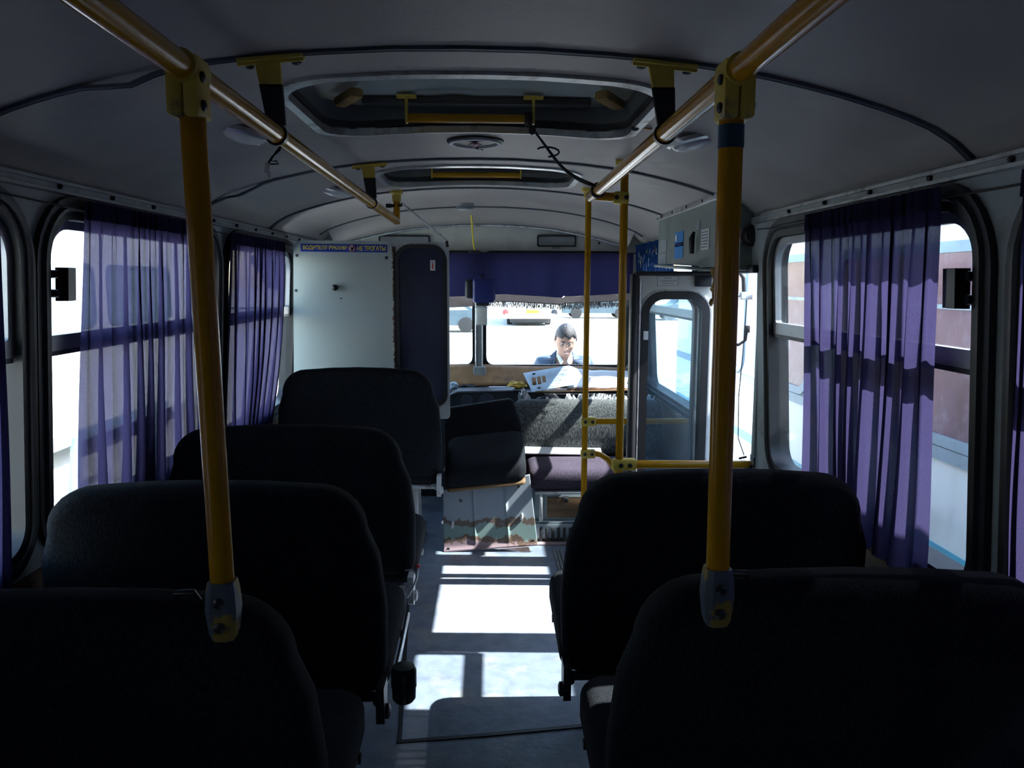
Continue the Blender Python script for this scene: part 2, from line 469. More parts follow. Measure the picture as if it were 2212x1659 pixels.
def print_rows(name, m, parent, mp, width, height, rows, seed):
    """rows of small print marks, for lettering too small in the photo to be read"""
    rr_ = random.Random(seed); g = G(); rh = height / rows
    for k in range(rows):
        u = -width / 2; v = height / 2 - rh * (k + 0.8)
        while u < width / 2 - 0.004:
            l_ = min(width / 2 - u, rr_.uniform(0.006, 0.02))
            g.add([mp(u, v, 0), mp(u + l_, v, 0), mp(u + l_, v + rh * 0.55, 0), mp(u, v + rh * 0.55, 0)], [(0, 1, 2, 3)])
            u += l_ + rr_.uniform(0.003, 0.006)
    return g.build(name, m, parent, smooth=False, fix=False)

# ------------------------------------------------------------------ the bus shell
PROF = [(0.0, 1.932), (0.15, 1.930), (0.3, 1.922), (0.42, 1.912), (0.53, 1.899), (0.63, 1.883), (0.72, 1.864), (0.8, 1.845), (0.88, 1.822), (0.95, 1.799), (1.0, 1.778), (1.05, 1.748), (1.085, 1.718), (1.1, 1.695)]
def zc(x):
    x = abs(x)
    for (a, za), (b, zb) in zip(PROF, PROF[1:]):
        if x <= b: return za + (zb - za) * (x - a) / (b - a)
    return PROF[-1][1]
def xw(z):
    return 1.132 if z < 0.75 else 1.132 - 0.058 * (z - 0.75)
YB, YF = -0.95, 5.5
H1 = (-0.455, 1.92, 0.475, 2.60); H2 = (-0.43, 3.38, 0.43, 3.97)

def make_ceiling():
    # plan drawn flat (x, y) with the two hatch holes and bent to the roof profile
    xs = sorted(set([p[0] for p in PROF] + [-p[0] for p in PROF]))
    g = G()
    def mp(u, v, w_): return Vector((u, v, zc(u) + w_))
    ys = [YB, 0.2, 1.0, 1.71]
    hole = [rrect(*h, 0.13, 6) for h in (H1, H2)]
    def strip(y0, y1, hl=None):
        if hl is None:
            g.grid(len(xs) - 1, 1, lambda u, v: mp(xs[round(u * (len(xs) - 1))], y0 + (y1 - y0) * v, 0))
        else:
            # centre panel with the hole, cut in x bands left and right of it
            lo, hi = -0.53, 0.53
            dn = []
            for a, b in zip(hl, hl[1:] + hl[:1]):
                k = max(1, int(max(abs(a[0] - b[0]), abs(a[1] - b[1])) / 0.03))
                dn += [(a[0] + (b[0] - a[0]) * i / k, a[1] + (b[1] - a[1]) * i / k) for i in range(k)]
            hx = sum(q[0] for q in hl) / len(hl); hy = (y0 + y1) / 2
            def out_pt(q):
                dx, dy = q[0] - hx, q[1] - hy
                t = min(((hi if dx > 0 else lo) - hx) / dx if abs(dx) > 1e-6 else 9e9, ((y1 if dy > 0 else y0) - hy) / dy if abs(dy) > 1e-6 else 9e9)
                return (hx + dx * t, hy + dy * t)
            ot = [out_pt(q) for q in dn]; n = len(dn)
            vs = [mp(u, v, 0) for u, v in dn] + [mp(u, v, 0) for u, v in ot]; fs = []
            for i in range(n):
                j = (i + 1) % n
                fs.append((i, j, n + j, n + i))
                (ax, ay), (bx, by) = ot[i], ot[j]
                if abs(ax - bx) > 1e-5 and abs(ay - by) > 1e-5:
                    vs.append(mp(hi if max(ax, bx) > hx + 0.3 else lo, y1 if max(ay, by) > hy + 0.2 else y0, 0)); fs.append((n + i, n + j, len(vs) - 1))
            g.add(vs, fs)
            for a, b in ((-1.1, lo), (hi, 1.1)):
                sub = [x for x in xs if a <= x <= b]
                g.grid(len(sub) - 1, 1, lambda u, v: mp(sub[round(u * (len(sub) - 1))], y0 + (y1 - y0) * v, 0))
    strip(YB, 1.72); strip(1.72, 1.86); strip(1.86, 2.66, hole[0]); strip(2.66, 3.19); strip(3.19, 3.33); strip(3.33, 4.02, hole[1]); strip(4.02, 4.16); strip(4.16, YF + 0.02)
    # outer roof skin, so no light leaks and the bus has a top
    g2 = G()
    root = g.build('ceiling', M['ceiling'], None)
    tag(root, 'grey padded vinyl ceiling curving down to the side windows', 'ceiling', kind='structure')
    g2 = G()
    sk = [(x, zc(x) + 0.13) for x in xs]; sk = [(-1.2, 1.62)] + sk + [(1.2, 1.62)]
    for y0, y1, hx in ((YB, H1[1], 0), (H1[1], H1[3], 1), (H1[3], H2[1], 0), (H2[1], H2[3], 1), (H2[3], YF + 0.1, 0)):
        for (xa, za), (xb, zb) in zip(sk, sk[1:]):
            if hx and min(abs(xa), abs(xb)) < 0.40: continue
            g2.add([(xa, y0, za), (xb, y0, zb), (xb, y1, zb), (xa, y1, za)], [(0, 1, 2, 3)])
    o = g2.build('roof_skin', M['white'], root)
    # seam strips across the vault
    for y, lo, hi in ((1.71, -1.09, 1.09), (3.19, -1.09, 1.09), (4.16, -1.09, 1.09), (5.2, -1.05, 1.05), (0.25, -1.09, 1.09)):
        k = 44; pts = [lo + (hi - lo) * i / k for i in range(k + 1)]
        g3 = G(); vs = []; fs = []
        sag = lambda x: 0.018 * math.exp(-((x + (0.7 if y < 2 else 0.93)) / 0.06) ** 2) if 1.5 < y < 3.5 else 0
        for x in pts:
            z = zc(x)
            n_ = Vector((-(zc(x + 0.01) - zc(x - 0.01)) / 0.02 * (1 if True else 0), 0, 1)).normalized()
            for dy, dw in ((-0.011, 0), (-0.009, -0.006), (-0.003, -0.008), (0.0, -0.005), (0.003, -0.008), (0.009, -0.006), (0.011, 0)):
                q = Vector((x, y + dy, z)) + n_ * (dw - 0.0005 - sag(x)); vs.append(q)
        for i in range(k):
            for j in range(6):
                fs.append((i * 7 + j, i * 7 + j + 1, (i + 1) * 7 + j + 1, (i + 1) * 7 + j))
        g3.add(vs, fs); g3.build('seam_strip', M['rib'], root)
make_ceiling()

GZ0, GZ1 = 0.775, 1.61      # glass opening height of the side windows
WIN_R = [(-1.18, 0.08), (0.22, 1.49), (1.66, 2.90), (3.99, 5.28)]
WIN_L = [(-0.77, 0.50), (0.64, 1.94), (2.07, 3.33), (3.46, 4.60), (4.76, 5.36)]
DOOR = (3.06, 3.86)
def mapw(side):
    return lambda u, v, w_: Vector((side * (xw(v) + w_), u, v))

def make_wall(side, wins, door):
    g = G(); mp = mapw(side)
    holes = []
    for y0, y1 in wins:
        holes.append(rrect(y0 - 0.035, GZ0 - 0.035, y1 + 0.035, GZ1 + 0.035, [0.1, 0.15, 0.15, 0.1], 6))
    top = 1.70
    outer = [(YB, 0.0), (YF, 0.0), (YF, top), (YB, top)]
    if door:
        outer = [(YB, 0.0), (door[0], 0.0), (door[0], 1.50), (door[1], 1.50), (door[1], 0.0), (YF, 0.0), (YF, top), (YB, top)]
    # keep vertices along the bend at the sill
    g.plate(outer, holes, 0.05, mp)
    nm = 'wall_right' if side > 0 else 'wall_left'
    o = g.build(nm, M['wall'], None, ang=30)
    tag(o, ('right' if side > 0 else 'left') + ' side wall of the bus, dull painted pillars between the windows', 'wall', kind='structure')
    # brown board lining below the sill
    segs = [(YB, door[0] - 0.02), (door[1] + 0.02, YF)] if door else [(YB, YF)]
    for a, b in segs:
        g = G(); g.box((side * 1.128, (a + b) / 2, 0.35), (0.012, b - a, 0.70)); g.build('lower_board', M['wallboard'], o)
    return o
wall_l = make_wall(-1, WIN_L, None)
wall_r = make_wall(1, WIN_R, DOOR)

WIN_NO = [0]
def make_window(side, y0, y1, label, latch=None, slid=True):
    WIN_NO[0] += 1
    mp = mapw(side)
    root = thing('window_%d' % WIN_NO[0], (side * 1.1, (y0 + y1) / 2, GZ0), label, 'window', kind='structure')
    # wide black rubber seal
    g = G()
    out = rrect(y0 - 0.062, GZ0 - 0.06, y1 + 0.062, GZ1 + 0.062, [0.13, 0.19, 0.19, 0.13], 7)
    inn = rrect(y0, GZ0, y1, GZ1, [0.07, 0.115, 0.115, 0.07], 7)
    g.plate(out, [inn], 0.075, lambda u, v, w_: mp(u, v, -0.016 + w_))
    mid = rrect(y0 - 0.032, GZ0 - 0.032, y1 + 0.032, GZ1 + 0.032, [0.1, 0.15, 0.15, 0.1], 7)
    g.tube([mp(u, v, -0.016) for u, v in mid], 0.010, 6, close=True)
    g.build('rubber_seal', M['rubber'], root)
    # aluminium sash of the upper half
    zb = 1.262
    g = G()
    g.plate(rrect(y0 + 0.002, zb, y1 - 0.002, GZ1 - 0.002, [0.004, 0.113, 0.113, 0.004], 7), [rrect(y0 + 0.026, zb + 0.042, y1 - 0.026, GZ1 - 0.026, [0.01, 0.09, 0.09, 0.01], 7)], 0.022, lambda u, v, w_: mp(u, v, 0.002 + w_))
    g.build('upper_sash', M['winframe'], root)
    g = G(); g.plate([(y0 + 0.01, zb - 0.012), (y1 - 0.01, zb - 0.012), (y1 - 0.01, zb), (y0 + 0.01, zb)], [], 0.03, lambda u, v, w_: mp(u, v, 0.0 + w_))
    g.build('middle_rail', M['rubber'], root)
    ym = (y0 + y1) / 2
    g = G(); g.plate(rrect(y0 + 0.02, zb + 0.036, y1 - 0.02, GZ1 - 0.02, [0.01, 0.09, 0.09, 0.01], 7), [], 0.004, lambda u, v, w_: mp(u, v, 0.012 + w_))
    g.build('upper_pane', M['glass'], root)
    g = G(); g.plate(rrect(y0 - 0.004, GZ0 - 0.004, y1 + 0.004, zb, [0.07, 0.004, 0.004, 0.07], 7), [], 0.004, lambda u, v, w_: mp(u, v, 0.018 + w_))
    g.build('lower_pane', M['glass'], root)
    # inner glazing bar: bright bead along the seal
    if latch is not None:
        g = G()
        a, b = latch
        prof = [(a, 1.395), (b, 1.395), (b, 1.482), (a, 1.482)]
        g.plate(prof, [], 0.02, lambda u, v, w_: mp(u, v, -0.030 + w_))
        g.plate([(a + 0.004, 1.395), ((a + b) / 2, 1.395), ((a + b) / 2, 1.482), (a + 0.004, 1.482)], [], 0.012, lambda u, v, w_: mp(u, v, -0.042 + w_))
        e = a if abs(a - y0) < abs(b - y0) else b
        sgn = -1 if e == a else 1
        for zz in (1.415, 1.465):
            c = mp(e + sgn * 0.008, zz, -0.012)
            g.lathe(c, (side, 0, 0), [(0.011, -0.012), (0.011, 0.02)], 10)
        g.build('latch_grip', M['blackp'], root)
    return root

names_r = ['rear right side window almost filled by its violet curtain', 'right side window beside the near seat, violet curtain edge at its front',
           'right side window with black latch, violet curtain hanging at its middle', 'right front window beyond the folded door leaf, blue fringed cloth above']
names_l = ['rearmost left side window at the tail of the bus', 'left side window beside the nearest left seat, violet curtain over it',
           'left side window with black latch beside the second left seat, curtain hanging in it', 'left side window next to the white partition with a violet curtain', 'driver side window hidden behind the white partition']
lat_r = [None, None, (1.675, 1.745), None]
lat_l = [None, None, (2.10, 2.165), None, None]
for i, (a, b) in enumerate(WIN_R): make_window(1, a, b, names_r[i], lat_r[i])
for i, (a, b) in enumerate(WIN_L): make_window(-1, a, b, names_l[i], lat_l[i])

# cornice rails above the windows
for side in (-1, 1):
    g = G(); y0, y1 = YB, (5.35 if side < 0 else 3.08)
    prof = [(-0.010, 1.715), (-0.022, 1.708), (-0.022, 1.700), (-0.012, 1.697), (-0.012, 1.688), (-0.024, 1.684), (-0.024, 1.676), (-0.006, 1.668), (0.02, 1.668), (0.02, 1.715)]
    vs = []; fs = []; n = len(prof)
    for y in (y0, y1):
        for dx, z in prof: vs.append((side * (1.095 + dx), y, z))
    for j in range(n): fs.append((j, (j + 1) % n, n + (j + 1) % n, n + j))
    fs += [tuple(range(n)), tuple(range(2 * n - 1, n - 1, -1))]
    g.add(vs, fs)
    o = g.build('trim_1' if side < 0 else 'trim_2', M['alu'] if side > 0 else M['winframe'], None, ang=20)
    tag(o, ('left' if side < 0 else 'right') + ' metal cornice rail between ceiling and windows', 'trim', kind='structure')
    y = 0.4
    while y < y1 - 0.1:
        g = G(); g.lathe((side * 1.073, y, 1.692), (-side, 0, 0), [(0.0065, -0.01), (0.0065, 0.004), (0.003, 0.007)], 8)
        g.build('screw', M['bolt'], o); y += 0.29
# curtain wires
for side, y0, y1 in ((-1, 0.3, 4.62), (1, 0.1, 2.98)):
    g = G(); k = 24
    g.tube([(side * 1.055, y0 + (y1 - y0) * i / k, 1.648 - 0.012 * abs(math.sin(PI * i / 8))) for i in range(k + 1)], 0.0025, 6)
    o = g.build('curtain_wire', M['cord'], None)
    tag(o, 'thin dark curtain wire strung above the ' + ('left' if side < 0 else 'right') + ' side windows', 'wire')

# floor with its joint strips
g = G(); g.plate([(-1.14, YB), (1.14, YB), (1.14, DOOR[0]), (0.60, DOOR[0]), (0.60, DOOR[1]), (1.14, DOOR[1]), (1.14, YF), (-1.14, YF)], [], 0.06, lambda u, v, w_: Vector((u, v, -w_)))
floor = g.build('floor', M['floor'], None)
tag(floor, 'worn grey blue linoleum floor of the aisle with black joints', 'floor', kind='structure')
def strip(pts, wd, h, m, name):
    g = G()
    for a, b in zip(pts, pts[1:]):
        a = Vector((*a, 0)); b = Vector((*b, 0)); d = (b - a).normalized(); s_ = Vector((-d.y, d.x, 0)) * wd / 2
        g.add([a - s_, a + s_, b + s_, b - s_] + [q + Vector((0, 0, h)) for q in (a - s_, a + s_, b + s_, b - s_)], [(0, 1, 2, 3), (4, 5, 6, 7), (0, 1, 5, 4), (1, 2, 6, 5), (2, 3, 7, 6), (3, 0, 4, 7)])
    return g.build(name, m, floor)
strip([(-0.235, 2.33), (-0.335, 3.62)], 0.013, 0.003, M['rubber'], 'joint_strip')
strip([(-0.245, 2.335), (0.05, 2.37), (0.40, 2.42)], 0.017, 0.004, M['rubber'], 'joint_strip')
for dx in (-0.018, 0.0, 0.018):
    strip([(0.447 + dx, 1.0), (0.437 + dx, 2.6), (0.417 + dx, 4.12)], 0.010, 0.005, M['alu'], 'metal_ridge')
strip([(-0.19, YB), (-0.19, 2.2)], 0.004, 0.001, M['rubber'], 'sheet_seam')
strip([(0.10, YB), (0.10, 2.2)], 0.003, 0.001, M['rubber'], 'sheet_seam')
# step well of the front door
g = G()
g.box((0.88, 3.46, -0.33), (0.56, 0.80, 0.04)); g.box((0.585, 3.46, -0.17), (0.03, 0.80, 0.34)); g.box((0.88, 3.045, -0.17), (0.56, 0.03, 0.34)); g.box((0.88, 3.875, -0.17), (0.56, 0.03, 0.34))
g.build('entry_step', M['metalblue'], floor)

# back wall
g = G(); g.plate([(-1.13, 0), (1.13, 0), (1.1, 1.7)] + [(-x if False else x, z) for x, z in reversed(PROF)] + [(-x, z) for x, z in PROF[1:]] + [(-1.1, 1.7)], [], 0.05, lambda u, v, w_: Vector((u, YB - w_, v)))
o = g.build('wall_back', M['wall'], None); tag(o, 'closed rear wall of the bus behind the viewer', 'wall', kind='structure')

# front wall with the two windscreen openings
g = G()
outer = [(-1.13, 0), (1.13, 0), (1.1, 1.7)] + [(x, z) for x, z in reversed(PROF)][1:] + [(-x, z) for x, z in PROF[1:]][:-1] + [(-1.1, 1.7)]
WSH = [rrect(-1.0, 0.86, -0.060, 1.63, 0.06), rrect(0.015, 0.86, 1.0, 1.63, 0.06)]
g.plate(outer, WSH, 0.05, lambda u, v, w_: Vector((u, 5.5 + w_, v)))
wf = g.build('wall_front', M['header'], None)
tag(wf, 'pale front wall of the bus above and below the windscreen', 'wall', kind='structure')
# arched cove trim under the ceiling at the front
g = G(); k = 40
pts = [(-1.0 + 2.0 * i / k) for i in range(k + 1)]
g.tube([(x, 5.47, 1.832 - 0.150 * (abs(x) / 1.0) ** 2.2) for x in pts], 0.011, 8)
g.build('cove_trim', M['alu'], wf)
g = G()
vs = []; fs = []
for x in pts: vs += [(x, 5.215, zc(x) - 0.002), (x, 5.47, 1.835 - 0.150 * (abs(x) / 1.0) ** 2.2)]
for i in range(k): fs.append((2 * i, 2 * i + 1, 2 * i + 3, 2 * i + 2))
g.add(vs, fs).build('cove', M['ceiling'], wf)
for (x, z) in ((0.80, 1.735), (0.805, 1.715)):
    g = G(); g.lathe((x, 5.5, z), (0, -1, 0), [(0.008, -0.004), (0.008, 0.004)], 8); g.build('screw', M['bolt'], wf)
for i, (a, b) in enumerate(((-1.0, -0.060), (0.015, 1.0))):
    root = thing('window_%d' % (10 + i), ((a + b) / 2, 5.5, 0.86), ('left' if i == 0 else 'right') + ' half of the front windscreen above the brown cowl', 'window', kind='structure')
    g = G(); g.plate(rrect(a - 0.03, 0.83, b + 0.03, 1.66, 0.08), [rrect(a + 0.012, 0.872, b - 0.012, 1.62, 0.05)], 0.03, lambda u, v, w_: Vector((u, 5.485 + w_, v)))
    g.build('rubber_seal', M['rubber'], root)
    g = G(); g.plate(rrect(a, 0.86, b, 1.63, 0.06), [], 0.005, lambda u, v, w_: Vector((u, 5.515 + w_, v)))
    g.build('pane', M['wscreen'], root)
# centre pillar of the windscreen with its switch box
pil = thing('trim_3', (-0.022, 5.47, 0.74), 'grey centre pillar of the windscreen with light edge beads', 'pillar', kind='structure')
g = G(); g.box((-0.022, 5.475, 1.2), (0.050, 0.04, 0.90), bev=0.006); g.build('pillar_post', M['visor'], pil)
for dx in (-0.026, 0.018):
    g = G(); g.cyl((-0.022 + dx + 0.002, 5.452, 0.86), (-0.022 + dx + 0.002, 5.452, 1.6), 0.005, 8); g.build('edge_bead', M['alu'], pil)
g = G(); g.box((-0.02, 5.44, 0.795), (0.09, 0.06, 0.14), bev=0.012); g.build('pillar_foot', M['visor'], pil)
t = thing('switch_box', (-0.005, 5.40, 1.21), 'small pale grey box fixed on the windscreen centre pillar', 'box')
g = G(); g.box((-0.005, 5.41, 1.215), (0.075, 0.05, 0.125), bev=0.006); g.build('casing', M['metalblue'], t)
g = G(); g.box((-0.005, 5.383, 1.215), (0.066, 0.005, 0.112), bev=0.002); g.build('lid', M['header'], t)

# brown cowl below the windscreen
g = G(); g.grid(30, 6, lambda u, v: Vector((-1.08 + 2.16 * u, 5.475 - 0.10 * v + 0.004 * math.sin(23 * u), 0.868 - 0.13 * v - 0.045 * max(0, u - 0.5) * (1 - v) + 0.004 * math.sin(17 * u + 3 * v))))
o = g.build('trim_4', M['cowl'], None, fix=False); tag(o, 'brown stained cowl board under the windscreen', 'trim', kind='structure')
sm = o.modifiers.new('thick', 'SOLIDIFY'); sm.thickness = 0.012

# header panels above the windscreen
for nm, x0, x1, z0, z1, lab in (('route_sign_window', 0.375, 0.645, 1.688, 1.768, 'dark framed grey panel with finger tab above the windscreen, right of the yellow cord'),
                                ('route_sign_window', -0.71, -0.36, 1.69, 1.762, 'dark framed grey panel above the windscreen, half hidden by the white partition')):
    t = thing(nm, ((x0 + x1) / 2, 5.49, z0), lab, 'panel', 'route panels above the windscreen')
    g = G(); g.plate(rrect(x0, z0, x1, z1, 0.012), [rrect(x0 + 0.010, z0 + 0.010, x1 - 0.010, z1 - 0.010, 0.008)], 0.014, lambda u, v, w_: Vector((u, 5.484 + w_, v))); g.build('frame', M['rubber'], t)
    g = G(); g.plate(rrect(x0 + 0.009, z0 + 0.009, x1 - 0.009, z1 - 0.009, 0.008), [], 0.006, lambda u, v, w_: Vector((u, 5.491 + w_, v))); g.build('plate', M['visor'], t)
    g = G(); g.plate([((x0 + x1) / 2 - 0.035, z0 - 0.013), ((x0 + x1) / 2 + 0.035, z0 - 0.013), ((x0 + x1) / 2 + 0.028, z0), ((x0 + x1) / 2 - 0.028, z0)][::1], [], 0.008, lambda u, v, w_: Vector((u, 5.486 + w_, v))); g.build('tab', M['visor'], t)

# ------------------------------------------------------------------ roof hatches
def hatch(h, bar_y, bar_z, bx0, bx1, label, lean):
    x0, y0, x1, y1 = h
    t = thing('roof_hatch', ((x0 + x1) / 2, (y0 + y1) / 2, 1.92), label, 'hatch', 'roof hatches')
    def mp(u, v, w_): return Vector((u, v, zc(u) + w_))
    out = rrect(x0 - 0.022, y0 - 0.022, x1 + 0.022, y1 + 0.022, 0.15, 8); inn = rrect(x0 + 0.004, y0 + 0.004, x1 - 0.004, y1 - 0.004, 0.126, 8)
    g = G()
    def dense(lp):
        r = []
        for a, b in zip(lp, lp[1:] + lp[:1]):
            k = max(1, int(max(abs(a[0] - b[0]), abs(a[1] - b[1])) / 0.08))
            r += [(a[0] + (b[0] - a[0]) * i / k, a[1] + (b[1] - a[1]) * i / k) for i in range(k)]
        return r
    do = dense(out)
    di = [((q[0] - (x0 + x1) / 2) * ((x1 - x0 - 0.008) / (x1 - x0 + 0.044)) + (x0 + x1) / 2, (q[1] - (y0 + y1) / 2) * ((y1 - y0 - 0.008) / (y1 - y0 + 0.044)) + (y0 + y1) / 2) for q in do]
    n = len(do); vs = []; fs = []
    rings = [(do, 0.001), (do, -0.008), (di, -0.011), (di, 0.014)]
    for lp, w_ in rings: vs += [mp(u, v, w_) for u, v in lp]
    for i in range(3):
        for j in range(n):
            j2 = (j + 1) % n; fs.append((i * n + j, i * n + j2, (i + 1) * n + j2, (i + 1) * n + j))
    g.add(vs, fs).build('frame', M['alu'], t)
    # well: rubber lip then the sheet-metal collar
    g = G(); vs = []; fs = []
    for w_ in (0.010, 0.035): vs += [mp(u, v, w_) for u, v in di]
    for j in range(n):
        j2 = (j + 1) % n; fs.append((j, j2, n + j2, n + j))
    g.add(vs, fs).build('rubber_lip', M['rubber'], t)
    g = G(); vs = []; fs = []
    zt = 2.000
    vs += [mp(u, v, 0.034) for u, v in di]
    vs += [Vector((u, v, zt)) for u, v in di]
    for j in range(n):
        j2 = (j + 1) % n; fs.append((j, j2, n + j2, n + j))
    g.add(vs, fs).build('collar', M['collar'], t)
    # lid, with a shallow pressed centre, resting slightly open towards the rear
    g = G()
    def lidz(u, v): return 2.012 + 0.010 * math.sin(PI * u) * math.sin(PI * v) + lean * (1 - v) + (0.004 if abs(u - 0.45) < 0.04 else 0)
    g.grid(24, 10, lambda u, v: Vector((x0 - 0.06 + (x1 - x0 + 0.12) * u, y0 - 0.06 + (y1 - y0 + 0.12) * v, lidz(u, v))))
    g.grid(24, 10, lambda u, v: Vector((x0 - 0.06 + (x1 - x0 + 0.12) * u, y0 - 0.06 + (y1 - y0 + 0.12) * v, lidz(u, v) + 0.02)))
    o = g.build('lid', M['lid'], t, fix=False)
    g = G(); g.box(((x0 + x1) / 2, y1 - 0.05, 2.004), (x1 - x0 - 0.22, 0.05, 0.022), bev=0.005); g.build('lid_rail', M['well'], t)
    # handle bar on two hangers
    r = 0.0135
    g = G(); g.tube([(bx0, bar_y, bar_z), (bx1, bar_y, bar_z)], r, 12); bar = g.build('handle_bar', M['yellow'], t)
    for bx in (bx0 - 0.004, bx1 + 0.004):
        g = G(); g.box((bx, bar_y, (bar_z + 2.01) / 2 - 0.008), (0.008, 0.022, 2.01 - bar_z + 0.016), bev=0.002); g.box((bx, bar_y, 2.008), (0.06, 0.03, 0.006)); g.build('hanger', M['yellowp'], t)
    for (fx, dx) in ((x0 + 0.05, 0.07), (x1 - 0.04, -0.05)):
        g = G(); g.box((fx + dx / 2, y1 - 0.16, 1.990), (0.045, 0.16, 0.030), rot=(0, 0, 0.5 if dx > 0 else -0.5), bev=0.012); g.build('foam_block', M['foam'], t)
    return t
hatch(H1, 2.50, 1.945, -0.20, 0.18, 'large roof hatch nearer the viewer with yellow pull bar and black cord', 0.012)
hatch(H2, 3.92, 1.962, -0.226, 0.196, 'farther flat looking roof hatch with yellow pull bar over the front seats', 0.0)

# round roof fan between the hatches
t = thing('roof_fan', (0.0, 2.80, 1.925), 'round ceiling vent with white ring between the two hatches', 'vent')
zf = zc(0) - 0.001
g = G(); g.lathe((0, 2.80, zf), (0, 0, -1), [(0.098, -0.004), (0.098, 0.006), (0.090, 0.010), (0.090, 0.004)], 40); g.build('rubber_rim', M['rubber'], t)
g = G(); g.lathe((0, 2.80, zf), (0, 0, -1), [(0.092, 0.004), (0.090, 0.014), (0.078, 0.014), (0.077, 0.003)], 40); g.build('ring', M['paper'], t)
g = G(); g.lathe((0, 2.80, zf), (0, 0, -1), [(0.079, 0.0), (0.079, 0.006), (0.03, 0.009), (0.0, 0.009)], 32); g.build('cover', M['rubber'], t)
g = G(); g.tube([(0.0, 2.79, zf - 0.006), (0.0, 2.78, zf - 0.02)], 0.010, 8); g.box((-0.010, 2.775, zf - 0.016), (0.012, 0.03, 0.005), rot=(0, 0, 0.6)); g.box((0.010, 2.775, zf - 0.016), (0.012, 0.03, 0.005), rot=(0, 0, -0.6)); g.build('wing_knob', M['pinkpaper'], t)
g = G(); g.box((0.012, 2.90, zf - 0.010), (0.013, 0.05, 0.012), rot=(0, 0, -0.4), bev=0.003); g.build('lever', M['blackp'], t)
g = G(); g.box((0.0, 2.912, zf - 0.003), (0.10, 0.016, 0.008), bev=0.002); g.build('catch', M['alu'], t)

# ceiling lamps
def lamp(x, y, label):
    t = thing('ceiling_lamp', (x, y, zc(x)), label, 'lamp', 'round ceiling lamps along the vault')
    nrm = Vector((0.22 * (1 if x < 0 else -1) * -1, 0, -1)).normalized()
    c = Vector((x, y, zc(x) + 0.002))
    g = G(); g.lathe(c, nrm, [(0.078, 0), (0.078, 0.012), (0.066, 0.018), (0.062, 0.014)], 32); g.build('bezel', M['alu'], t)
    g = G(); g.lathe(c, nrm, [(0.064, 0.010), (0.060, 0.022), (0.045, 0.032), (0.02, 0.037), (0, 0.038)], 32); g.build('lens', M['lens'], t)
    return t
lamp(-0.655, 2.36, 'round white ceiling lamp behind the left yellow rail, the one nearest the viewer')
lamp(0.655, 2.42, 'round clear ceiling lamp behind the right yellow rail clamp')
lamp(-0.67, 3.78, 'round ceiling lamp farther forward behind the left yellow rail')
t = thing('round_vent', (-0.105, 5.02, 1.93), 'small grey drum shaped vent on the ceiling near the windscreen', 'vent')
g = G(); g.lathe((-0.105, 5.02, zc(0.1)), (0, 0, -1), [(0.058, -0.004), (0.058, 0.014), (0.052, 0.016), (0.052, 0.022), (0.050, 0.034), (0.040, 0.040), (0, 0.042)], 28); g.build('drum', M['visor'], t)
for k in range(3):
    g = G(); g.lathe((-0.105, 5.02, zc(0.1) - 0.019 - 0.006 * k), (0, 0, -1), [(0.0535 - 0.001 * k, 0), (0.0535 - 0.001 * k, 0.002)], 28); g.build('slot_ring', M['rib'], t)

# ------------------------------------------------------------------ overhead handrails and poles
def rail(x0, xe, ye, ze, side, label):
    t = thing('overhead_handrail', (x0, 1.7, 1.752), label, 'handrail', 'yellow overhead handrails')
    P0 = Vector((x0 - (xe - x0) * 0.5, -0.7, 1.750)); P1 = Vector((xe, ye, ze))
    def at(y): return P0 + (P1 - P0) * ((y - P0.y) / (P1.y - P0.y))
    g = G()
    g.tube([P0, at(1.0), at(2.4), P1], 0.019, 20)
    g.build('tube', M['yellow'], t)
    for y in ((1.71, 3.19) if side < 0 else (1.71,)):
        q = at(y); zt = zc(q.x) - 0.003
        sl_ = (zc(q.x + 0.05) - zc(q.x - 0.05)) / 0.1
        g = G(); g.box((q.x - 0.005, y, zt - 0.008), (0.135, 0.034, 0.008), rot=(0, -math.atan(sl_), 0), bev=0.002)
        g.box((q.x - 0.005, y - 0.006, zt - 0.012), (0.135, 0.005, 0.012), rot=(0, -math.atan(sl_), 0))
        pl = g.build('ceiling_plate', M['yellowp'], t)
        for dx in (-0.052, 0.045):
            g = G(); g.lathe((q.x + dx, y + 0.008, zt - 0.012 + sl_ * dx), (0, 0, -1), [(0.010, 0), (0.010, 0.006), (0.006, 0.009)], 8); g.build('bolt', M['bolt'], pl)
        # yellow stub, then the black wrapped strap that holds the tube
        g = G()
        w0 = 0.025; w1 = 0.020
        zz = [zt - 0.012, zt - 0.05]
        top = Vector((q.x - 0.012, y, zt - 0.012)); bot = Vector((q.x + 0.002, y, q.z + 0.018)); mid = top.lerp(bot, 0.4)
        def slab(a, b, wa, wb):
            vs = []
            for p_, w_ in ((a, wa), (b, wb)):
                vs += [p_ + Vector((-w_, -0.006, 0)), p_ + Vector((w_, -0.006, 0)), p_ + Vector((w_, 0.006, 0)), p_ + Vector((-w_, 0.006, 0))]
            return vs, [(0, 1, 5, 4), (1, 2, 6, 5), (2, 3, 7, 6), (3, 0, 4, 7), (0, 1, 2, 3), (4, 5, 6, 7)]
        g.add(*slab(top, mid, 0.026, 0.022)); g.build('strap_head', M['yellowp'], t)
        g = G(); g.add(*slab(mid + Vector((0, 0, 0.004)), bot, 0.0235, 0.0185)); g.build('wrapped_strap', M['blackp'], t)
        d = (P1 - P0).normalized()
        g = G(); g.tube([q - d * 0.004, q + d * 0.004], 0.0235, 20); g.build('strap_loop', M['blackp'], t)
        g = G(); g.tube([q + d * 0.006, q + d * 0.022], 0.0212, 20); g.build('collar', M['yellowp'], t)
    return t, at
tl, atl = rail(-0.385, -0.430, 4.135, 1.757, -1, 'left yellow overhead grab rail running along the ceiling to the partition')
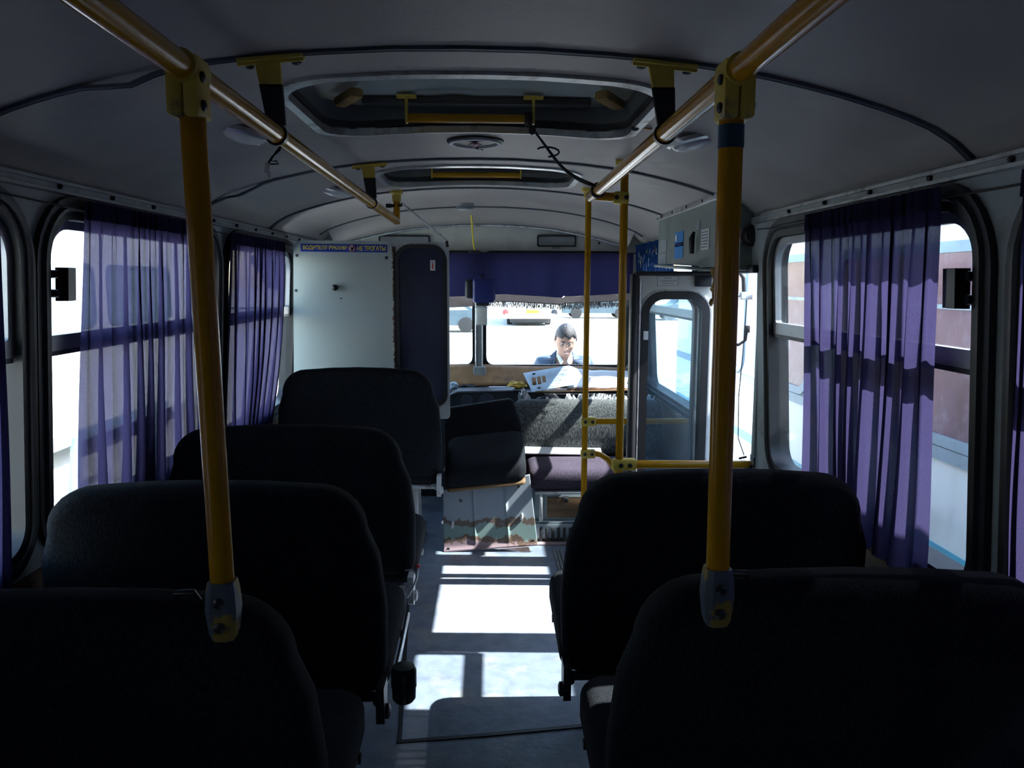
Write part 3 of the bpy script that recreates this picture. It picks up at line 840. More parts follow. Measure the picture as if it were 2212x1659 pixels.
tr_, atr = rail(0.412, 0.430, 3.02, 1.768, 1, 'right yellow overhead grab rail ending at the front poles')
# drop end of the left rail
g = G(); g.tube([(-0.430, 4.16, zc(0.43) - 0.004), (-0.430, 4.155, 1.757 - 0.014)], 0.017, 16); g.build('drop_tube', M['yellow'], tl)
g = G(); g.lathe((-0.430, 4.16, zc(0.43)), (0, 0, -1), [(0.034, -0.004), (0.034, 0.012), (0.024, 0.022), (0.022, 0.055)], 16); g.build('flange', M['yellowp'], tl)
g = G(); g.cyl((-0.475, 4.15, 1.832), (-0.40, 4.15, 1.838), 0.008, 8); g.box((-0.47, 4.15, 1.834), (0.03, 0.02, 0.022), bev=0.005); g.build('wing_bolt', M['blackp'], tl)

def pole(at, y, zb, xb, label, side):
    q = at(y)
    t = thing('grab_pole', (xb, y, zb), label, 'pole', 'vertical yellow poles on the near seats')
    g = G(); g.tube([(q.x + (0.004 if side < 0 else -0.004), y, q.z - 0.03), (xb, y, zb)], 0.0185, 20); g.build('tube', M['yellow'], t)
    # split clamp shell around rail and pole
    g = G()
    for s_ in (-1, 1):
        g.box((q.x + s_ * 0.0122, y, q.z - 0.026), (0.0236, 0.056, 0.086), bev=0.006)
    g.tube([(q.x, y - 0.031, q.z), (q.x, y + 0.031, q.z)], 0.0240, 20)
    c = g.build('upper_clamp', M['yellowp'], t)
    for dz in (-0.012, -0.052):
        g = G(); g.lathe((q.x + (0.0235 if side < 0 else -0.0235), y - 0.012, q.z + dz), ((1 if side < 0 else -1), 0, 0), [(0.008, -0.004), (0.008, 0.004), (0.004, 0.006)], 8); g.build('bolt', M['bolt'], c)
    g = G(); g.lathe((q.x - (0.0235 if side < 0 else -0.0235), y + 0.004, q.z - 0.045), ((-1 if side < 0 else 1), 0, 0), [(0.006, -0.003), (0.006, 0.008)], 8); g.build('bolt', M['bolt'], c)
    # faceted lower clamp on the seat handle
    g = G()
    prof = [(0.0200, 0.018), (0.0225, 0.004), (0.0245, -0.028), (0.0205, -0.066), (0.0165, -0.078)]
    n = 8; vs = []; fs = []
    for r, dz in prof:
        for (ux, uy) in ((-1, -0.7), (-0.55, -1.1), (0.55, -1.1), (1, -0.7), (1, 0.7), (0.55, 1.1), (-0.55, 1.1), (-1, 0.7)):
            vs.append((xb + ux * r, y + uy * r * 0.9, zb + dz))
    for i in range(len(prof) - 1):
        for j in range(n): fs.append((i * n + j, i * n + (j + 1) % n, (i + 1) * n + (j + 1) % n, (i + 1) * n + j))
    fs.append(tuple(range(n))); fs.append(tuple((len(prof) - 1) * n + j for j in range(n)))
    g.add(vs, fs); c = g.build('lower_clamp', M['clampworn'], t, ang=20)
    for dz in (-0.012, -0.052):
        g = G(); g.lathe((xb, y - 0.022, zb + dz), (0, -1, 0), [(0.009, -0.004), (0.009, 0.003), (0.005, 0.005)], 8); g.build('bolt', M['bolt'], c)
    return t, q
pl_, ql = pole(atl, 1.205, 0.963, -0.372, 'left vertical yellow pole rising from the nearest left seat to the rail', -1)
pr_, qr = pole(atr, 1.215, 0.975, 0.419, 'right vertical yellow pole with blue tape under its top clamp', 1)
g = G(); g.tube([(qr.x - 0.0035, 1.215, 1.684), (qr.x - 0.003, 1.215, 1.650)], 0.0196, 20); g.build('blue_tape', M['tape'], pr_)['label'] = 'blue tape wound under the clamp'

# front stanchions
t = thing('front_stanchion', (0.59, 3.19, 0.0), 'pair of slim yellow poles joined by tubes beside the front door', 'handrail')
BX, BY = 0.558, 3.0; AX, AY = 0.530, 3.90
g = G(); g.tube([(BX - 0.005, BY, zc(BX) - 0.003), (BX, BY, 0.0)], 0.0152, 16); g.build('door_side_pole', M['yellow'], t)
g = G(); g.tube([(AX, AY, zc(AX) - 0.003), (AX, AY, 0.0)], 0.0150, 16); g.build('bench_side_pole', M['yellow'], t)
for (x, y) in ((BX - 0.005, BY), (AX, AY)):
    g = G(); g.lathe((x, y, zc(x)), (0, 0, -1), [(0.036, -0.006), (0.034, 0.014), (0.024, 0.022), (0.022, 0.045)], 16); g.build('flange', M['yellowp'], t)
q = atr(2.99)
g = G(); g.tube([q, (BX, BY, 1.762)], 0.0165, 16); g.build('rail_link', M['yellow'], t)
def clampbox(c, d, r, name='clamp', L_=0.06):
    d = Vector(d).normalized(); c = Vector(c)
    g = G(); a = math.atan2(d.y, d.x)
    g.box(c + d * 0.018, (L_, 0.042, 0.046), rot=(0, 0, a), bev=0.010)
    o = g.build(name, M['yellowp'], t)
    side = Vector((d.y, -d.x, 0))
    if side.y > 0: side = -side
    for k in (0.0, 0.036):
        g = G(); g.lathe(c + d * k + side * 0.021, side, [(0.009, -0.003), (0.009, 0.004), (0.005, 0.006)], 8); g.build('bolt', M['bolt'], o)
    return o
clampbox((BX, BY, 1.762), (-0.4, -0.0, 0), 0.02)
g = G(); g.tube([(AX, AY, 0.752), (1.12, AY, 0.752)], 0.0150, 14); g.build('barrier_tube', M['yellow'], t)
clampbox((AX, AY, 0.752), (1, 0, 0), 0.02, L_=0.075)
g = G(); g.tube([(AX, AY, 0.586), (AX + 0.05, AY, 0.588), (AX + 0.085, AY, 0.580), (AX + 0.12, AY, 0.556), (AX + 0.16, AY, 0.50), (AX + 0.30, AY, 0.25), (AX + 0.42, AY, 0.0)], 0.0145, 14); g.build('curved_brace', M['yellow'], t)
clampbox((AX, AY, 0.586), (1, 0, 0), 0.02, L_=0.075)
g = G(); g.tube([(BX, BY, 0.742), (1.105, 3.06, 0.726)], 0.0165, 14); g.build('door_bar', M['yellow'], t)
clampbox((BX, BY, 0.742), (1, 0.1, 0), 0.02, L_=0.095)
g = G(); g.tube([(1.06, 3.072, 0.7215), (1.118, 3.056, 0.722)], 0.022, 16); g.box((1.108, 3.06, 0.722), (0.018, 0.05, 0.085), bev=0.004); g.build('wall_socket', M['chrome'], t)
g = G(); g.tube([(1.048, 3.075, 0.735), (1.058, 3.073, 0.695)], 0.010, 8); g.tube([(1.05, 3.07, 0.748), (1.08, 3.066, 0.756)], 0.005, 6); g.build('cable_tie', M['blackp'], t)

# ------------------------------------------------------------------ door mechanism box, front door leaf
t = thing('door_mechanism_box', (1.02, 3.7, 1.5), 'grey green sheet metal box over the front door with stickers', 'box')
BXI = 0.952
g = G()
zb_near, zb_far = 1.508, 1.548
prof = lambda zb: [(BXI, zb), (1.10, zb - 0.004), (1.10, 1.70), (1.045, 1.752), (BXI, zc(BXI) - 0.002)]
vs = []; fs = []
for y, zb in ((3.12, zb_near), (4.25, zb_far)):
    for x, z in prof(zb): vs.append((x, y, z))
n = 5
for j in range(n): fs.append((j, (j + 1) % n, n + (j + 1) % n, n + j))
fs += [tuple(range(n)), tuple(range(2 * n - 1, n - 1, -1))]
g.add(vs, fs); g.build('casing', M['box'], t, ang=20)
g = G(); g.box((BXI + 0.03, 3.85, 1.520), (0.11, 0.75, 0.012), rot=(0.03, 0.1, 0), bev=0.004); g.box((1.02, 3.125, 1.503), (0.15, 0.03, 0.012), bev=0.003); g.build('bottom_flange', M['box'], t)
g = G(); g.box((BXI - 0.002, 3.70, zc(BXI) - 0.010), (0.016, 1.13, 0.028), bev=0.003); g.build('top_rail', M['alu'], t)
for y in (3.35, 3.62, 3.9, 4.15):
    g = G(); g.lathe((BXI - 0.008, y, zc(BXI) - 0.010), (-1, 0, 0), [(0.007, 0), (0.007, 0.005)], 8); g.build('screw', M['bolt'], t)
def onbox(y, z): # sticker plane on the inner face; u runs towards the viewer's right (-y)
    return lambda u, v, w_: Vector((BXI - 0.0025 - w_, y - u, z + v))
def sticker(y, z, wd, h, m, name):
    mp = onbox(y, z); g = G(); g.plate([(-wd / 2, -h / 2), (wd / 2, -h / 2), (wd / 2, h / 2), (-wd / 2, h / 2)], [], 0.0012, lambda u, v, w_: mp(u, v, -0.0012 + w_)); return g.build(name, m, t)
s1 = sticker(3.78, 1.625, 0.17, 0.125, M['skyblue'], 'blue_sticker'); s1['label'] = 'bright blue sticker with white band'
b1 = sticker(3.78, 1.628, 0.16, 0.018, M['paper'], 'white_band')
print_rows('sticker_print', M['blue'], s1, lambda u, v, w_: onbox(3.78, 1.628)(u, v, 0.0022), 0.11, 0.016, 1, 3)
g = G(); mp = onbox(3.78, 1.66); g.lathe(mp(-0.05, 0.0, 0.001), (-1, 0, 0), [(0.018, 0), (0.018, 0.001)], 16); g.build('sticker_dot', M['paper'], s1)
for dz in (0.035, -0.035):
    s2 = sticker(4.13, 1.60 + dz, 0.17, 0.062, M['visor'], 'grey_sticker')
    print_rows('sticker_print', M['metalblue'], s2, lambda u, v, w_, dz=dz: onbox(4.13, 1.60 + dz)(u, v, 0.0006), 0.15, 0.05, 7, 6)
s3 = sticker(3.44, 1.695, 0.055, 0.032, M['metalblue'], 'small_label')
print_rows('label_print', M['grey_ink'], s3, lambda u, v, w_: onbox(3.44, 1.696)(u, v, 0.0006), 0.040, 0.024, 3, 4)
s4 = sticker(3.32, 1.628, 0.12, 0.085, M['paper'], 'printed_label')
print_rows('label_print', M['grey_ink'], s4, lambda u, v, w_: onbox(3.32, 1.628)(u, v, 0.0006), 0.10, 0.075, 6, 5)
g = G(); g.tube([(BXI - 0.014, 3.455, 1.668), (BXI - 0.022, 3.46, 1.64), (BXI - 0.018, 3.47, 1.575)], [0.006, 0.013, 0.011], 10); g.build('black_catch', M['blackp'], t)
g = G(); g.box((1.045, 3.117, 1.632), (0.058, 0.002, 0.048)); s5 = g.build('pink_label', M['pinkpaper'], t)
print_rows('label_print', M['red'], s5, lambda u, v, w_: Vector((1.045 + u, 3.1155, 1.632 + v)), 0.046, 0.036, 4, 7)
g = G(); g.lathe((1.078, 3.115, 1.632), (0, -1, 0), [(0.040, -0.01), (0.042, 0.012), (0.03, 0.03), (0.0, 0.032)], 24)
sp = thing('speaker', (1.078, 3.10, 1.632), 'black round speaker on the rear end of the door box', 'speaker'); g.build('housing', M['blackp'], sp)
g = G(); g.lathe((1.078, 3.083, 1.632), (0, -1, 0), [(0.022, -0.002), (0.022, 0.004), (0.0, 0.006)], 20); g.build('cap', M['rubber'], sp)

# hose and arm outside the doorway
t = thing('air_hose', (1.30, 3.88, 1.40), 'dark rubber hose looping down outside at the forward edge of the open doorway', 'hose')
g = G(); g.tube([(1.14, 3.90, 1.52), (1.27, 3.88, 1.515), (1.30, 3.88, 1.47), (1.305, 3.88, 1.40)], 0.010, 10); g.build('upper_hose', M['rubber'], t)
g = G(); g.box((1.315, 3.88, 1.385), (0.06, 0.035, 0.038), bev=0.004); g.tube([(1.14, 3.90, 1.380), (1.31, 3.88, 1.386)], 0.006, 8); g.build('bracket', M['alu'], t)
g = G(); g.box((1.328, 3.88, 1.22), (0.024, 0.024, 0.036), bev=0.003); g.tube([(1.328, 3.88, 1.22), (1.323, 3.88, 1.165), (1.29, 3.88, 1.142), (1.14, 3.90, 1.135)], 0.007, 10); g.build('lower_hose', M['cord'], t)
g = G(); g.tube([(1.322, 3.88, 1.39), (1.312, 3.88, 1.09), (1.30, 3.88, 0.88), (1.306, 3.88, 0.67), (1.34, 3.88, 0.58)], 0.0025, 6); g.build('thin_wire', M['cord'], t)
t = thing('torn_padding', (1.03, 3.3, 1.45), 'torn yellowish insulation hanging at the top of the doorway', 'padding')
g = G()
def tp(u, v):
    return Vector((0.985 + 0.075 * u * (1 - 0.55 * v) + 0.012 * noise.noise(Vector((u * 4, v * 5, 1))), 3.30 + 0.02 * noise.noise(Vector((u * 5, v * 6, 7))), 1.508 - 0.16 * v * (1 - 0.5 * u) + 0.014 * noise.noise(Vector((u * 6, v * 4, 3)))))
g.grid(14, 14, tp); o = g.build('torn_sheet', M['foam'], t, fix=False); sm = o.modifiers.new('t', 'SOLIDIFY'); sm.thickness = 0.014

LY = 3.63
d1 = thing('door_1', (0.97, LY, -0.3), 'folded front door leaf facing the aisle with tall rounded window', 'door', kind='structure')
LX0, LX1, LZ0, LZ1 = 0.735, 1.105, -0.28, 1.483
GX0, GX1, GZt, GZb = 0.776, 1.040, 1.383, 0.40
def lmap(w0): return lambda u, v, w_: Vector((u, LY + w0 + w_, v))
gh = rrect(GX0 - 0.01, GZb, GX1 + 0.01, GZt, 0.085, 8)
g = G(); g.plate([(LX0, LZ0), (LX1, LZ0), (LX1, LZ1), (LX0, LZ1)], [gh], 0.035, lmap(0)); g.build('leaf', M['header'], d1)
g = G(); g.plate(rrect(GX0 - 0.028, GZb - 0.02, GX1 + 0.028, GZt + 0.026, 0.105, 8), [rrect(GX0 + 0.008, GZb + 0.012, GX1 - 0.008, GZt - 0.012, 0.07, 8)], 0.055, lmap(-0.010)); g.build('rubber_seal', M['rubber'], d1)
g = G(); g.plate(rrect(GX0 - 0.036, GZb - 0.03, GX1 + 0.036, GZt + 0.034, 0.112, 8), [rrect(GX0 - 0.028, GZb - 0.02, GX1 + 0.028, GZt + 0.026, 0.105, 8)], 0.006, lmap(-0.006)); g.build('pressed_rim', M['frame'], d1)
g = G(); g.plate(rrect(GX0 - 0.004, GZb, GX1 + 0.004, GZt, 0.08, 8), [], 0.005, lmap(0.014)); g.build('pane', M['dirty'], d1)
g = G(); g.box((LX0 - 0.018, LY + 0.01, 0.60), (0.036, 0.06, 1.78), bev=0.012); g.build('edge_seal', M['rubber'], d1)
g = G(); g.box((0.905, LY + 0.0, LZ1 + 0.006), (0.38, 0.05, 0.020), bev=0.006); g.build('top_seal', M['rubber'], d1)
g = G(); g.cyl((LX0 + 0.006, LY - 0.006, LZ0), (LX0 + 0.006, LY - 0.006, LZ1 - 0.02), 0.006, 8); g.build('edge_bead', M['alu'], d1)
g = G(); g.box((1.03, LY - 0.012, 1.455), (0.075, 0.02, 0.05), bev=0.003); g.build('arm_bracket', M['dash'], d1)
g = G(); g.plate([(0.820, 1.432), (0.916, 1.432), (0.916, 1.478), (0.820, 1.478)], [], 0.0014, lmap(-0.0016)); lb = g.build('notice', M['paper'], d1)
for r, s_ in enumerate(('ДВЕРЬ', 'ОТКРЫВАЕТСЯ', 'ВОДИТЕЛЕМ')):
    text(s_, 'notice_lettering', M['ink'], lb, lambda u, v, w_, r=r: Vector((0.868 + u, LY - 0.0022, 1.468 - 0.0125 * r + v)), (0.034, 0.074, 0.056)[r], 0.0075)
g = G(); g.plate([(0.820, 1.432), (0.916, 1.432), (0.916, 1.478), (0.820, 1.478)], [[(0.8215, 1.4335), (0.9145, 1.4335), (0.9145, 1.4765), (0.8215, 1.4765)]], 0.001, lmap(-0.0024)); g.build('notice_border', M['grey_ink'], lb)
g = G(); g.plate([(0.760, 1.185), (0.782, 1.185), (0.782, 1.225), (0.760, 1.225)], [], 0.004, lmap(-0.014)); g.build('white_tag', M['paper'], d1)
d2 = thing('door_2', (0.95, LY + 0.09, -0.3), 'second front door leaf folded close behind the first, its pale frame seen through the glass', 'door', kind='structure')
def l2map(w0): return lambda u, v, w_: Vector((u + 0.012, LY + 0.075 + w0 + w_, v))
g = G(); g.plate([(LX0, LZ0), (LX1 - 0.02, LZ0), (LX1 - 0.02, LZ1 - 0.01), (LX0, LZ1 - 0.01)], [rrect(GX0 - 0.024, GZb - 0.02, GX1 - 0.028, GZt + 0.012, 0.085, 8)], 0.03, l2map(0)); g.build('leaf', M['frame'], d2)
g = G(); g.plate(rrect(GX0 - 0.03, GZb - 0.026, GX1 - 0.022, GZt + 0.018, 0.09, 8), [rrect(GX0 - 0.018, GZb - 0.014, GX1 - 0.036, GZt + 0.004, 0.08, 8)], 0.045, l2map(-0.008)); g.build('rubber_seal', M['rubber'], d2)
g = G(); g.plate(rrect(GX0 - 0.026, GZb - 0.02, GX1 - 0.028, GZt + 0.012, 0.08, 8), [], 0.005, l2map(0.012)); g.build('pane', M['glass'], d2)
# door posts
for i, y in enumerate((DOOR[0] - 0.005, DOOR[1] + 0.005)):
    g = G(); g.box((1.125, y, 0.6), (0.055, 0.035, 1.82), bev=0.006)
    o = g.build('trim_%d' % (5 + i), M['wall'] if i == 0 else M['rubber'], None)
    tag(o, ('rear' if i == 0 else 'forward') + ' post of the front doorway', 'trim', kind='structure')
g = G(); g.box((1.10, 3.46, 1.502), (0.07, 0.83, 0.03), bev=0.006); o = g.build('trim_7', M['rubber'], None); tag(o, 'dark lintel of the front doorway under the grey box', 'trim', kind='structure')

# blue fringed cloth on the front right window
t = thing('fringed_cloth', (1.05, 4.9, 1.7), 'dark blue fringed cloth hung along the right front window', 'curtain')
g = G(); g.grid(60, 8, lambda u, v: Vector((1.055 - 0.012 * math.sin(34 * u + 2 * v), 4.28 + 1.17 * u, 1.70 - 0.20 * v))); g.build('cloth', M['fringeblue'], t, fix=False)
g = G(); rr = random.Random(2)
for i in range(150):
    y = 4.28 + 1.17 * i / 149; l_ = 0.09 + 0.035 * rr.random()
    x = 1.052 + 0.01 * rr.random()
    g.tube([(x, y, 1.51), (x - 0.004, y + 0.006 * rr.uniform(-1, 1), 1.51 - l_ / 2), (x - 0.002, y + 0.012 * rr.uniform(-1, 1), 1.51 - l_)], 0.0022, 4)
o = g.build('fringe', M['fringeblue'], t); o['kind'] = 'stuff'
g = G()
for i in range(46):
    y = 4.28 + 1.0 * rr.random(); z = 1.49 + 0.19 * rr.random(); x = 1.036
    g.tube([(x, y, z), (x - 0.002, y + 0.012 * rr.uniform(-1, 1), z - 0.012), (x, y + 0.018 * rr.uniform(-1, 1), z - 0.03 * rr.random() - 0.01)], 0.0012, 4)
o = g.build('loose_thread', M['paper'], t); o['kind'] = 'stuff'

# ------------------------------------------------------------------ windscreen curtain and hanging bits
t = thing('windscreen_curtain', (0.0, 5.40, 1.64), 'dark blue short curtain with brown border and fringe across the windscreen', 'curtain')
def wc(z0, z1, amp):
    def f(u, v):
        x = -1.05 + 2.08 * u
        return Vector((x, 5.405 + amp * math.sin(38 * u + 1.5 * math.sin(9 * u)) * (0.4 + 0.6 * v), z0 + (z1(x) - z0) * v if callable(z1) else z0 + (z1 - z0) * v))
    return f
wav = lambda x: 1.352 + 0.010 * math.sin(7 * x + 0.6) + (0.01 if x > 0.55 else 0)
wav2 = lambda x: wav(x) - 0.050 - (0.022 if x < -0.06 else 0)
g = G(); g.grid(200, 10, wc(1.642, wav, 0.026)); g.build('cloth', M['bcloth'], t, fix=False)
g = G(); g.grid(160, 3, lambda u, v: Vector((-1.05 + 2.08 * u, 5.405 + 0.018 * math.sin(38 * u + 1.5 * math.sin(9 * u)), wav(-1.05 + 2.08 * u) * (1 - v) + wav2(-1.05 + 2.08 * u) * v))); g.build('border', M['bframe'], t, fix=False)
g = G()
for i in range(430):
    x = 0.02 + 1.0 * i / 429 + 0.002 * rr.uniform(-1, 1); z = wav2(x) + 0.006; l_ = 0.028 + 0.022 * rr.random()
    u = (x + 1.05) / 2.08; y = 5.405 + 0.018 * math.sin(38 * u + 1.5 * math.sin(9 * u))
    g.tube([(x, y, z), (x + 0.003 * rr.uniform(-1, 1), y, z - l_ * 0.5), (x + 0.006 * rr.uniform(-1, 1), y, z - l_)], 0.0019, 4)
o = g.build('fringe', M['bfringe'], t); o['kind'] = 'stuff'
g = G(); g.cyl((-1.06, 5.405, 1.644), (1.06, 5.405, 1.644), 0.004, 8); g.build('curtain_rod', M['cord'], t)
t = thing('hanging_strap', (-0.065, 5.38, 1.82), 'yellow strap hanging from the ceiling to the curtain', 'strap')
g = G(); g.tube([(-0.080, 5.30, zc(0.08) - 0.004), (-0.068, 5.38, 1.83), (-0.066, 5.385, 1.76), (-0.060, 5.39, 1.70), (-0.052, 5.39, 1.655)], 0.005, 8); g.build('strap', M['letter'], t)
g = G(); g.ell((-0.05, 5.39, 1.648), (0.045, 0.014, 0.010)); g.build('knot', M['blackp'], t)
t = thing('rear_view_mirror', (0.0, 5.2, 1.4), 'navy housing of the interior mirror hanging before the curtain', 'mirror')
g = G(); g.box((0.012, 5.20, 1.392), (0.150, 0.05, 0.165), bev=0.028, seg=4); g.build('housing', M['mirror'], t)
g = G(); g.box((-0.078, 5.22, 1.40), (0.07, 0.05, 0.13), bev=0.025, seg=4); g.build('side_pod', M['dash'], t)
g = G(); g.tube([(0.0, 5.22, 1.46), (0.0, 5.28, 1.485), (0.0, 5.375, 1.50)], 0.009, 8); g.build('stem', M['blackp'], t)
g = G(); g.box((0.002, 5.22, 1.302), (0.09, 0.04, 0.03), bev=0.012); g.build('lower_clip', M['dash'], t)

# ------------------------------------------------------------------ driver's partition
PY = 4.5
t = thing('driver_partition', (-0.62, PY, 0.0), 'white board partition behind the driver with slogan sticker and dark window', 'partition')
def pmap(w0): return lambda u, v, w_: Vector((u, PY + w0 + w_, v))
pts = [(-1.075, 0.30), (-0.500, 0.30)]
e = []
zz = 0.30; rr2 = random.Random(9)
while zz < 1.62:
    e.append((-0.494 + 0.004 * rr2.uniform(-1, 1), zz)); zz += 0.022
pts = [(-1.085, 0.30)] + e + [(-0.500, 1.652), (-0.515, 1.672), (-1.012, 1.674), (-1.046, 1.650)]
g = G(); g.plate(pts, [], 0.012, pmap(-0.012)); g.build('board', M['panel'], t)
wo = rrect(-0.505, 0.66, -0.180, 1.668, [0.02, 0.02, 0.02, 0.02], 3)
wi = rrect(-0.480, 0.74, -0.196, 1.652, [0.06, 0.085, 0.085, 0.06], 7)
g = G(); g.plate(wo, [wi], 0.02, pmap(0.0)); g.build('window_frame', M['frame'], t)
g = G(); g.plate(rrect(-0.486, 0.735, -0.192, 1.656, [0.064, 0.09, 0.09, 0.064], 7), [rrect(-0.462, 0.76, -0.214, 1.632, [0.05, 0.07, 0.07, 0.05], 7)], 0.03, pmap(-0.010)); g.build('rubber_seal', M['rubber'], t)
g = G(); g.plate(rrect(-0.468, 0.75, -0.208, 1.638, 0.06, 7), [], 0.005, pmap(0.004)); g.build('dark_pane', M['darkpane'], t)
g = G(); g.box((-0.490, PY - 0.004, 1.1), (0.020, 0.014, 1.08), bev=0.004); g.build('dark_joint', M['rubber'], t)
g = G()
for i in range(36):
    z = 0.72 + 0.026 * i; g.ell((-0.494 + 0.004 * rr2.uniform(-1, 1), PY - 0.011, z), (0.004 + 0.003 * rr2.random(), 0.003, 0.007 + 0.006 * rr2.random()), 8, 5)
o = g.build('rusty_burrs', M['rust'], t); o['kind'] = 'stuff'
g = G(); g.plate([(-1.005, 1.612), (-0.525, 1.609), (-0.525, 1.652), (-1.005, 1.655)], [], 0.0016, pmap(-0.0138)); st = g.build('slogan_sticker', M['blue'], t); st['label'] = 'blue sticker with yellow slogan'
smap = lambda cx: (lambda u, v, w_: Vector((cx + u, PY - 0.0146, 1.632 + v - 0.006 * (cx + u + 0.765) * 0.9)))
text('ВОДИТЕЛЯ РУКАМИ', 'slogan_lettering', M['letter'], st, smap(-0.870), 0.245, 0.027, 0.022)
text('НЕ ТРОГАТЬ!', 'slogan_lettering', M['letter'], st, smap(-0.612), 0.158, 0.027, 0.022)
g = G(); g.lathe((-0.722, PY - 0.0138, 1.631), (0, -1, 0), [(0.0195, 0), (0.0195, 0.0012)], 24); g.build('sign_ground', M['paper'], st)
g = G(); g.plate([(0.0195 * math.cos(a * PI / 12) - 0.722, 1.631 + 0.0195 * math.sin(a * PI / 12)) for a in range(24)], [[(0.0155 * math.cos(a * PI / 12) - 0.722, 1.631 + 0.0155 * math.sin(a * PI / 12)) for a in range(24)]], 0.001, pmap(-0.0160)); g.build('sign_ring', M['red'], st)
g = G(); g.plate([(-0.734, 1.640), (-0.726, 1.627), (-0.728, 1.619), (-0.716, 1.617), (-0.713, 1.626), (-0.708, 1.636), (-0.712, 1.642), (-0.718, 1.633), (-0.722, 1.644), (-0.725, 1.632)], [], 0.0008, pmap(-0.0160)); g.build('sign_hand', M['ink'], st)
g = G(); g.lathe((-0.818, PY - 0.012, 1.413), (0, -1, 0), [(0.012, -0.002), (0.012, 0.006), (0.018, 0.012), (0.018, 0.022), (0.012, 0.030), (0, 0.033)], 20); g.build('knob', M['blackp'], t)
for (x, z) in ((-1.028, 1.590), (-1.040, 1.395), (-0.530, 1.580), (-0.788, 1.352)):
    g = G(); g.lathe((x, PY - 0.012, z), (0, -1, 0), [(0.009 if z > 1.36 else 0.004, -0.002), (0.008 if z > 1.36 else 0.004, 0.004), (0, 0.005)], 10); g.build('screw', M['bolt'], t)
g = G(); g.plate([(-0.286, 1.510), (-0.258, 1.510), (-0.258, 1.568), (-0.286, 1.568)], [], 0.0015, pmap(-0.001)); lb = g.build('window_label', M['paper'], t)
g = G(); g.plate([(-0.276, 1.518), (-0.268, 1.518), (-0.268, 1.552), (-0.276, 1.552)], [], 0.0008, pmap(-0.0022)); g.build('label_mark', M['red'], lb)
print_rows('label_print', M['ink'], lb, lambda u, v, w_: Vector((-0.272 + u, PY - 0.002, 1.559 + v)), 0.014, 0.008, 1, 8)
g = G(); g.tube([(-0.19, PY - 0.01, 1.672), (-0.19, PY - 0.03, 1.664), (-0.186, PY - 0.03, 1.640)], 0.008, 8); g.build('corner_latch', M['blackp'], t)
t = thing('brace_rod', (-0.28, 4.35, 1.76), 'thin pale rod bracing the partition top from the ceiling', 'rod')
g = G(); g.tube([(-0.408, 4.19, 1.852), (-0.188, PY - 0.012, 1.674)], 0.006, 8); g.build('rod', M['frame'], t)
g = G(); g.ell((-0.225, 4.447, 1.705), (0.010, 0.010, 0.006)); g.build('clip', M['bolt'], t)

